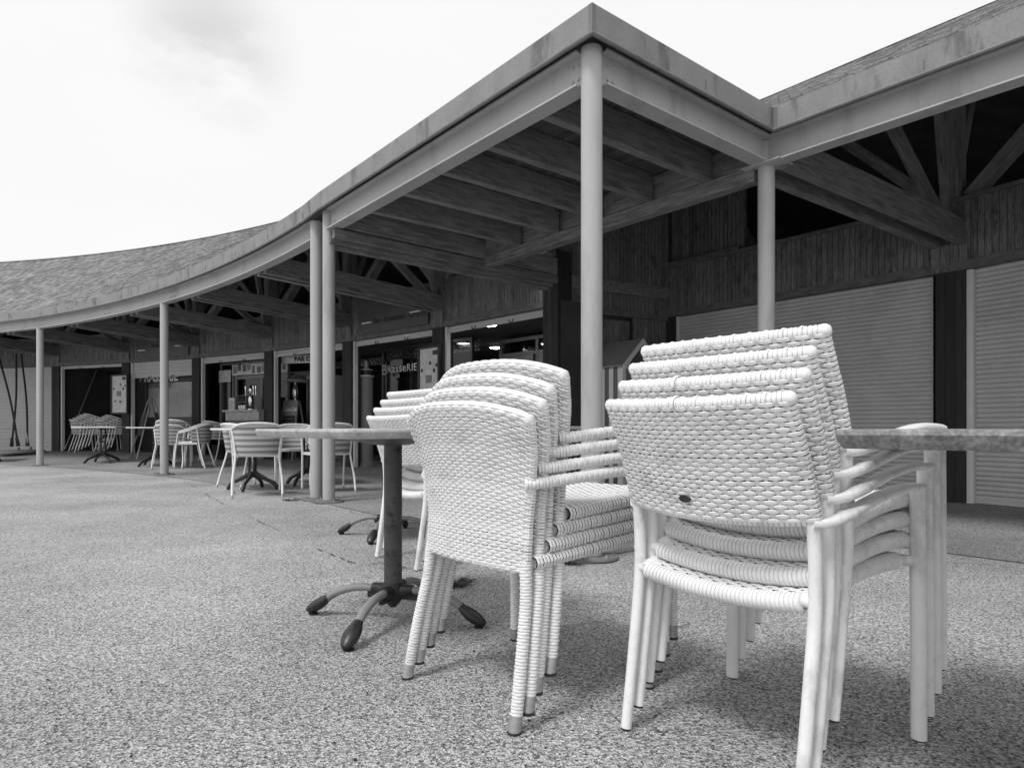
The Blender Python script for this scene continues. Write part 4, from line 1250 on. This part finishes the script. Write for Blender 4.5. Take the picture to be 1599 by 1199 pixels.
sh = [(.68, .86, .12, .07, 'print'), (.12, .62, .05, .05, 'print'), (.52, .72, .05, .05, 'print'), (.7, .6, .05, .06, 'print'), (.82, .68, .04, .05, 'print'), (.2, .3, .05, .05, 'print'), (.5, .28, .06, .05, 'print'), (.35, .45, .16, .12, 'tabletop_r')]
for k, lab in ((5, 'framed menu board with dark notices on the column left of the half drawn shutter'), (1, 'framed menu board just left of the glazed entrance, behind the woven chairs')):
    rd = (WK[k - 1] - WK[k]).normalized(); n = Vector((rd.y, -rd.x))
    w = .62 if k == 5 else .56
    framed_board('menu_board', lab, 'menu board', WK[k] - rd * (.12 if k == 5 else .13) + n * .10, rd, w, .98 + (.1 if k == 5 else 0), 2.02, sh, 'framed menu boards')
# posters in the dark lobby
for px, z, w, h, lab in ((170, 1.35, .34, .55, 'dark framed picture on the lobby wall behind the leftmost bistro table'), (172, 1.95, .3, .5, 'small dark poster high on the lobby wall beside the menu board'), (129, 1.45, .2, .3, 'small pale figure print on the dark lobby wall')):
    p = ray_R(px, 28.5); rd = rightdir(5)
    o = thing('wall_picture', lab, 'picture', (p.x, p.y, z)); mb = MB(); mb.slab(p - rd * w / 2, p + rd * w / 2, z - h / 2, z + h / 2, -.01, .012); mb.build('frame', M['darkframe' if px > 150 else 'column'], o)
    mb = MB(); c_ = p + Vector((rd.y, -rd.x)) * .014
    for i in range(9):
        q = c_ + rd * random.uniform(-w * .34, w * .34); zz = z + random.uniform(-h * .36, h * .36); mb.slab(q, q + rd * random.uniform(.02, .07), zz, zz + random.uniform(.02, .1), 0, .003 + i * .0006)
    mb.build('print', M['tabletop'], o)

# arched sandwich board
p = G(236, 716); o = thing('sandwich_board', 'folding board of arched tubes standing under the half drawn shutter', 'sandwich board', p, R_(128))
for s, nm in ((-1, 'front_frame'), (1, 'rear_frame')):
    b = MB(); b.tube(spline([(-.42, s * .33, 0), (-.34, s * .22, .45), (-.24, s * .10, .95), (-.12, s * .04, 1.2), (0, s * .025, 1.27), (.12, s * .04, 1.2), (.24, s * .10, .95), (.34, s * .22, .45), (.42, s * .33, 0)], 40), .014, 10)
    q = b.build(nm, M['frame'], o, smooth=40, local=True)
    b = MB(); b.hexa([(-.30, s * .22, .48), (.30, s * .22, .48), (.30, s * .232, .48), (-.30, s * .232, .48), (-.19, s * .095, .98), (.19, s * .095, .98), (.19, s * .107, .98), (-.19, s * .107, .98)]); b.build('panel', M['column'], q, local=True)
# chalkboard with drinks header
p = G(455, 718); rdx = rightdir(2)
o = thing('chalkboard', 'standing chalkboard with a drinks header in white script, in the open bay', 'chalkboard', p, math.atan2(rdx.y, rdx.x))
b = MB(); w = .25
for x in (-w, w - .03): b.hexa([(x, -.16, 0), (x + .03, -.16, 0), (x + .03, -.13, 0), (x, -.13, 0), (x, -.02, 1.22), (x + .03, -.02, 1.22), (x + .03, .01, 1.22), (x, .01, 1.22)])
for z in (.25, 1.19):
    y = -.16 + .14 * z / 1.22; b.box(-w + .03, w - .03, y, y + .03, z, z + .035)
for x in (-w, w - .03): b.hexa([(x, .25, 0), (x + .03, .25, 0), (x + .03, .28, 0), (x, .28, 0), (x, .012, 1.2), (x + .03, .012, 1.2), (x + .03, .04, 1.2), (x, .04, 1.2)])
b.build('frame', M['frame'], o, local=True)
def lean(z): return -.16 + .14 * z / 1.22
b = MB(); b.hexa([(-w + .03, lean(.285) + .008, .285), (w - .03, lean(.285) + .008, .285), (w - .03, lean(.285) + .02, .285), (-w + .03, lean(.285) + .02, .285), (-w + .03, lean(.9) + .008, .9), (w - .03, lean(.9) + .008, .9), (w - .03, lean(.9) + .02, .9), (-w + .03, lean(.9) + .02, .9)]); b.build('slate', M['darkframe'], o, local=True)
b = MB(); b.hexa([(-w + .03, lean(.905) + .004, .905), (w - .03, lean(.905) + .004, .905), (w - .03, lean(.905) + .02, .905), (-w + .03, lean(.905) + .02, .905), (-w + .03, lean(1.185) + .004, 1.185), (w - .03, lean(1.185) + .004, 1.185), (w - .03, lean(1.185) + .02, 1.185), (-w + .03, lean(1.185) + .02, 1.185)]); hd = b.build('header', M['frame'], o, local=True)
me = text_mesh('Coca-Cola', .115, .002, shear=.35, spacing=.86, bold=.002); me.materials.clear(); me.materials.append(M['whitemetal'])
q = bpy.data.objects.new('script', me); COL.objects.link(q); q.parent = hd; q.location = (-.2, lean(1.0) + .0, 1.0); q.rotation_euler = (R_(90 - 6.5), 0, 0)
b = MB()
for i in range(7):
    z = .84 - i * .07; x0 = -w + .06; x1 = random.uniform(.0, w - .07)
    P = [(x, lean(z + .01 * math.sin(x * 60)) + .005, z + .012 * math.sin(x * 70 + i)) for x in np.linspace(x0, x1, 14)]; b.tube(P, .0035, 5)
b.build('chalk_writing', M['tabletop'], o, local=True)

# fridge
p = ray_R(500, 28.1); o = thing('drinks_fridge', 'upright pale drinks fridge with glass front behind the twin posts', 'fridge', (p.x, p.y, .08), math.atan2(rdx.y, rdx.x) + R_(12))
b = MB(); b.box(-.38, .38, 0, .6, 0, .10); b.box(-.38, -.32, 0, .6, .10, 1.72); b.box(.32, .38, 0, .6, .10, 1.72); b.box(-.38, .38, 0, .6, 1.72, 1.80); b.box(-.32, .32, .55, .6, .10, 1.72); b.build('cabinet', M['whitemetal'], o, local=True)
b = MB(); [b.box(x, x + .05, -.03, -.002, .11, 1.71) for x in (-.36, .31)]; [b.box(-.31, .31, -.029, -.003, z, z + .05) for z in (.11, 1.66)]
dq = b.build('door', M['frame'], o, local=True); b = MB(); b.box(-.31, .31, -.018, -.012, .16, 1.66); b.build('pane', M['glass'], dq, local=True)
b = MB(); b.box(-.30, .30, -.010, -.004, 1.42, 1.65); b.build('header', M['paper'], o, local=True)
for z in (.45, .8, 1.12):
    b = MB(); b.box(-.32, .32, .03, .54, z, z + .012); s_ = b.build('shelf', M['whitemetal'], o, local=True)
    for x in (-.24, -.14, -.04, .06, .16, .25):
        b = MB(); b.lathe((x, .1, z + .012), [(.028, 0), (.03, .02), (.03, .13), (.012, .19), (.012, .23)], 10); b.build('bottle', M['sign' if x in (-.14, .16) else 'frame'], s_, smooth=40, local=True)
# patio heater
p = ray_R(461, 27.7); zf_ = .08
o = thing('patio_heater', 'patio heater with shallow dome on a bright pole, behind the chalkboard', 'patio heater', (p.x, p.y, zf_))
b = MB(); b.lathe((0, 0, 0), [(.2, 0), (.2, .03), (.05, .06)], 20); b.build('base', M['frame'], o, smooth=40, local=True)
b = MB(); b.tube([(0, 0, .05), (0, 0, 1.66)], .022, 12); b.lathe((0, 0, 1.3), [(.05, 0), (.06, .05), (.06, .2), (.03, .3)], 14); b.build('pole', M['chrome'], o, smooth=40, local=True)
b = MB(); b.lathe((0, 0, 1.64), [(.30, 0), (.27, .03), (.18, .065), (.08, .085), (.01, .09)], 28); b.build('dome', M['whitemetal'], o, smooth=50, local=True)
# lighthouse shaped lamp post
p = ray_R(571.5, 27.3)
o = thing('lighthouse_lamp', 'grey round pillar lamp shaped like a small lighthouse at the brasserie window', 'lamp', (p.x, p.y, .04))
b = MB(); b.lathe((0, 0, 0), [(.16, 0), (.16, .06), (.13, .09), (.125, 1.55), (.12, 1.62)], 28); b.build('body', M['frame'], o, smooth=40, local=True)
b = MB(); b.lathe((0, 0, 0), [(.125, 1.621), (.15, 1.635), (.15, 1.665), (.07, 1.67)], 24); b.build('gallery', M['steel'], o, smooth=30, local=True)
b = MB(); b.lathe((0, 0, 0), [(.09, 1.671), (.088, 1.755), (.06, 1.757)], 20); b.build('lantern', M['darkframe'], o, smooth=40, local=True)
b = MB(); b.lathe((0, 0, 0), [(.125, 1.758), (.125, 1.775), (.05, 1.80), (.03, 1.93), (.022, 1.935)], 22); b.build('cap', M['steel'], o, smooth=30, local=True)
# bar counter with tap tower and small rack
A, B = ray_R(412, 26.95), ray_R(360, 26.95); dC = (A - B).normalized(); c = (A + B) / 2
o = thing('bar_counter', 'pale topped bar counter filling the bay left of the open bay', 'bar counter', (c.x, c.y, .1), math.atan2(dC.y, dC.x)); hw = (A - B).length / 2
b = MB(); b.box(-hw - .06, hw, -.16, .5, .98, 1.02); b.box(-hw, hw, -.12, .46, .80, .979); b.build('worktop', M['tabletop'], o, local=True)
b = MB(); b.box(-hw, hw, -.05, .4, 0, .80); b.build('front', M['frame'], o, local=True)
o2 = thing('beer_tap', 'polished beer tap tower with levers standing on the bar counter', 'beer tap', (*(B + (A - B) * .60 + Vector((0, .05))), 1.12), math.atan2(dC.y, dC.x))
b = MB(); b.lathe((0, 0, 0), [(.07, 0), (.07, .02), (.035, .05), (.055, .12), (.062, .22), (.045, .30), (.03, .34), (.045, .38), (.05, .44), (.03, .48), (.012, .52)], 20); b.build('tower', M['chrome'], o2, smooth=40, local=True)
for x in (-.14, .12, .2):
    b = MB(); b.tube([(0, 0, .33), (x, -.03, .35)], .014, 8); b.tube([(x, -.03, .30), (x, -.03, .38)], .012, 8); b.lathe((x, -.03, .38), [(.01, 0), (.018, .05), (.022, .11), (.012, .14)], 10); b.build('tap', M['chrome'], o2, smooth=40, local=True)
o3 = thing('bottle_rack', 'small rack of bottles and glasses on the bar counter', 'rack', (*(B + (A - B) * .28 + Vector((0, .05))), 1.12), math.atan2(dC.y, dC.x))
b = MB(); b.box(-.17, .17, 0, .2, 0, .015); b.box(-.17, .17, 0, .2, .16, .17); b.box(-.17, -.16, 0, .2, .015, .30); b.box(.16, .17, 0, .2, .015, .30); b.box(-.17, .17, 0, .2, .30, .31); b.build('shelf', M['frame'], o3, local=True)
for i in range(7):
    x = -.13 + i * .043
    b = MB(); b.lathe((x, .06, .171), [(.014, 0), (.015, .07), (.006, .1), (.006, .12)], 8); b.build('bottle', M['darkframe'], o3, smooth=40, local=True)
    b = MB(); b.lathe((x, .06, .016), [(.014, 0), (.017, .08), (.015, .09)], 8); b.build('glass', M['whitemetal' if i % 2 else 'chrome'], o3, smooth=40, local=True)
o4 = thing('counter_card', 'small pale card leaning at the left end of the bar counter', 'card', (*(B + (A - B) * .03), 1.12), math.atan2(dC.y, dC.x)); b = MB(); b.box(-.1, .1, 0, .012, 0, .26); b.build('sheet', M['paper'], o4, local=True)
b = MB(); [b.box(-.08, .07 - .02 * (i % 3), -.003, -.0005, .05 + i * .03, .062 + i * .03) for i in range(6)]; b.build('print', M['frame'], o4, local=True)
# cards over the doors of the bar
A, B = seg(3, 27.50, .04, .78); rd = (A - B).normalized(); L = (A - B).length
o = thing('card_row', 'row of dark cards hung along a pale strip over the bar doors', 'cards', (*((A + B) / 2), 1.92))
mb = MB(); mb.slab(B, A, 1.92, 2.16, -.006, .0); mb.build('strip', M['paper'], o)
for i in range(11):
    x = .05 + i * (L - .2) / 10; zz = 1.94 + random.uniform(0, .08); mb = MB(); q = B + rd * x; mb.slab(q, q + rd * random.uniform(.07, .14), zz, zz + random.uniform(.12, .2), .001 + .0005 * i, .008 + .0005 * i); mb.build('card', M['sign' if i % 3 else 'frame'], o)
o = thing('window_card', 'single pale card at the top of the narrow side light left of the bar doors', 'card', (*seg(3, 27.5, .8, .9)[0], 1.8)); mb = MB(); A, B = seg(3, 27.5, .79, .96); mb.slab(A, B, 1.78, 2.05, -.02, -.01); mb.build('sheet', M['paper'], o)
# leaning poles and round bases at the closed shutter on the left
for (x0, y0, x1, y1, rb, lab) in ((28.5, 697, -2, 556, .24, 'thin dark pole leaning to the left against the pale closed shutter'), (18, 698, 25.5, 553, .2, 'thin dark pole standing nearly upright against the pale closed shutter'),
                              (43, 697, 33, 553, .26, 'thin dark pole with a pale sleeve at its foot, right of its neighbours')):
    dd_ = 16.0; P0_ = at(x0, y0 - 1, dd_); P1_ = at(x1, y1, dd_ + .35)
    o = thing('leaning_pole', lab, 'pole', (P0_.x, P0_.y, .155), group='poles leaning at the closed shutter')
    b = MB(); mid = (P0_ + P1_) / 2 + Vector((.05, 0, 0)); b.tube(spline([P0_, mid, P1_], 12), .022, 8); b.build('pole', M['column'], o, smooth=40)
    if x0 == 43:
        b = MB(); b.tube([P0_ + Vector((0, 0, .05)), P0_ + (P1_ - P0_) * .14], .03, 10); b.build('sleeve', M['steel'], o, smooth=40)
    b = MB(); b.tube([P0_, P0_ + (P1_ - P0_) * .09], [.045, .03], 10); b.build('foot', M['column'], o, smooth=40)
for px, py, r, lab in ((29, 706, .42, 'broad flat grey parasol base under the leaning poles'), (48, 706, .3, 'smaller pale parasol base to the right under the leaning poles')):
    p = at(px, 700, 15.7 if px == 29 else 16.1); o = thing('parasol_base', lab, 'parasol base', (p.x, p.y, .15), group='parasol bases at the closed shutter')
    b = MB(); b.lathe((0, 0, 0), [(r, 0), (r, .04), (r * .9, .06), (.06, .07)], 28); b.build('slab', M['frame' if px == 29 else 'steel'], o, smooth=30, local=True)
    b = MB(); b.tube([(0, 0, .071), (0, 0, .13)], .03, 12); b.build('socket', M['frame'], o, smooth=40, local=True)
P0_ = at(120, 655, 16.9); P1_ = at(151, 578, 17.6)
o = thing('long_stick', 'long pale stick leaning behind the stacked tub chairs in the dark bay', 'stick', (P0_.x - .3, P0_.y, .15)); b = MB(); b.tube([P0_ + (P0_ - P1_) * .62, P0_, P1_], .016, 8); b.build('shaft', M['legpaint'], o, smooth=40)
b = MB(); q = P0_ + (P0_ - P1_) * .62; b.tube([q, q + (P0_ - q) * .08], .024, 8); b.build('tip', M['black'], o, smooth=40)
# plant at the bar doors
p = G(343, 717); o = thing('potted_plant', 'spiky dark potted plant in front of the bar doors', 'plant', p)
b = MB(); b.lathe((0, 0, 0), [(.11, 0), (.15, .28), (.16, .29), (.13, .30)], 16); b.build('pot', M['darkframe'], o, smooth=40, local=True)
b = MB()
for i in range(46):
    a = random.uniform(0, 2 * PI); l_ = random.uniform(.3, .75); sp_ = random.uniform(.1, .38); c, s = math.cos(a), math.sin(a)
    P = [(c * .04 + c * sp_ * t ** 1.6, s * .04 + s * sp_ * t ** 1.6, .28 + l_ * (t - .35 * t * t)) for t in (0, .3, .6, 1)]
    b.tube(P, [.008, .011, .009, .001], 4, squash=(1, .3))
b.build('leaves', M['weed'], o, local=True)

# striped beach-hut cabinet by the side wall
def hut():
    A = uv(2.75, 1.50)
    o = thing('striped_hut', 'small striped hut cabinet with pitched grey roof against the side wall', 'hut', (A.x, A.y, .006), math.atan2(W.y, W.x))
    # local x along W (width .6), local y along +U (depth .5), front face at y=0
    w, dp, hh, hr = .60, .50, 1.52, 1.82
    b = MB()
    n = 7
    for i in range(n):      # side planks, alternating paint
        y0 = i * dp / n
        for x in (0, w - .02): b.box(x, x + .02, y0 + .001, y0 + dp / n - .001, .05, hh, mi=i % 2)
    for i in range(8):
        x0 = i * w / 8; b.box(x0 + .001, x0 + w / 8 - .001, dp - .02, dp, .05, hh, mi=i % 2)
    b.build('striped_walls', [M['whitemetal'], M['sign']], o, local=True)
    b = MB(); b.box(-.01, .05, -.02, -.001, 0, hh); b.box(w - .05, w + .01, -.02, -.001, 0, hh); b.box(.05, w - .05, -.019, -.001, 0, .08); b.box(.05, w - .05, -.019, -.001, hh - .06, hh)
    b.box(.0, w, .0, dp, .0, .05)
    k = len(b.v); b.build('trim', M['whitemetal'], o, local=True)
    b = MB(); b.box(.05, w - .05, .0, .02, .08, hh - .06); dd2 = b.build('door', M['frame'], o, local=True)
    b = MB(); b.box(w - .12, w - .10, -.012, -.0005, .75, .86); b.build('handle', M['black'], dd2, local=True)
    b = MB()
    for y in (-.018, dp - .02):
        b.hexa([(0.02, y, hh + .001), (w - .02, y, hh + .001), (w - .02, y + .018, hh + .001), (.02, y + .018, hh + .001), (w / 2 - .01, y, hr - .03), (w / 2 + .01, y, hr - .03), (w / 2 + .01, y + .018, hr - .03), (w / 2 - .01, y + .018, hr - .03)])
    b.build('gable', M['sign'], o, local=True)
    b = MB(); ov = .06
    for s in (0, 1):
        x0, x1 = (-ov, w / 2) if s == 0 else (w + ov, w / 2); z0 = hh - .04
        b.hexa([(x0, -.07, z0), (x1, -.07, hr), (x1, dp + .02, hr), (x0, dp + .02, z0), (x0, -.07, z0 + .022), (x1, -.07, hr + .022), (x1, dp + .02, hr + .022), (x0, dp + .02, z0 + .022)] if s == 0 else
               [(x1, -.07, hr), (x0, -.07, z0), (x0, dp + .02, z0), (x1, dp + .02, hr), (x1, -.07, hr + .022), (x0, -.07, z0 + .022), (x0, dp + .02, z0 + .022), (x1, dp + .02, hr + .022)])
    b.build('roof', M['frame'], o, local=True)
    b = MB()
    for s in (0, 1):
        x0, x1 = (-ov, w / 2) if s == 0 else (w + ov, w / 2); z0 = hh - .04
        b.hexa([(x0, -.085, z0 - .05), (x1, -.085, hr - .05), (x1, -.072, hr - .05), (x0, -.072, z0 - .05), (x0, -.085, z0 + .024), (x1, -.085, hr + .024), (x1, -.072, hr + .024), (x0, -.072, z0 + .024)])
    b.build('bargeboard', M['whitemetal'], o, local=True)
hut()

# weeds growing at the post feet and in the cracks
def tuft(p, n, hgt, spread, label):
    o = thing('weed_tuft', label, 'weed', p, group='weeds in the pavement')
    b = MB()
    for i in range(n):
        a = random.uniform(0, 2 * PI); r0 = random.uniform(0, spread * .6); l_ = random.uniform(.4, 1) * hgt; c, s = math.cos(a), math.sin(a); rr = random.uniform(.4, 1.2) * spread
        P = [(c * (r0 + rr * t), s * (r0 + rr * t), l_ * (t * 1.6 - t * t)) for t in (0, .35, .7, 1)]
        b.tube(P, [.0016, .0022, .0018, .0004], 4, squash=(1, .4), r=random.random())
    b.build('blades', M['weed'], o, local=True)
tuft(G(891, 880), 240, .05, .085, 'dry weed tuft at the left of the corner post foot')
tuft(G(905, 872), 120, .05, .06, 'smaller weed tuft touching the corner post foot')
tuft(G(712, 915), 170, .05, .07, 'weed tuft behind the legs of the middle chair stack')
tuft(G(255, 741), 60, .05, .12, 'weed tuft at the foot of the second post from the left')
tuft(G(455, 782), 60, .03, .08, 'low weed tuft in the crack left of the twin posts')
tuft(G(1190, 950), 0 + 30, .03, .05, 'thin weeds under the right chair stack')

# loose grit and small dark scraps lying on the paving
b = MB()
for i in range(260):
    d = .9 + 6.5 * random.random() ** 1.4; x = random.uniform(-.85, .85) * d; y = d; r = random.uniform(.0012, .0030)
    z = floor_z(x, y) + .006; a = random.uniform(0, PI); c, s_ = math.cos(a), math.sin(a); e = random.uniform(1, 1.9)
    b.hexa([(x + (q[0] * e * c - q[1] * s_) * r, y + (q[0] * e * s_ + q[1] * c) * r, z + q[2] * r * .5 - .003) for q in ((-1, -1, 0), (1, -1, 0), (1, 1, 0), (-1, 1, 0), (-.6, -.5, 1.6), (.5, -.6, 1.4), (.6, .5, 1.5), (-.5, .6, 1.7))], 0)
tag(b.build('loose_grit', M['crack']), 'dark grit and tiny scraps scattered over the speckled paving', 'grit', kind='stuff')
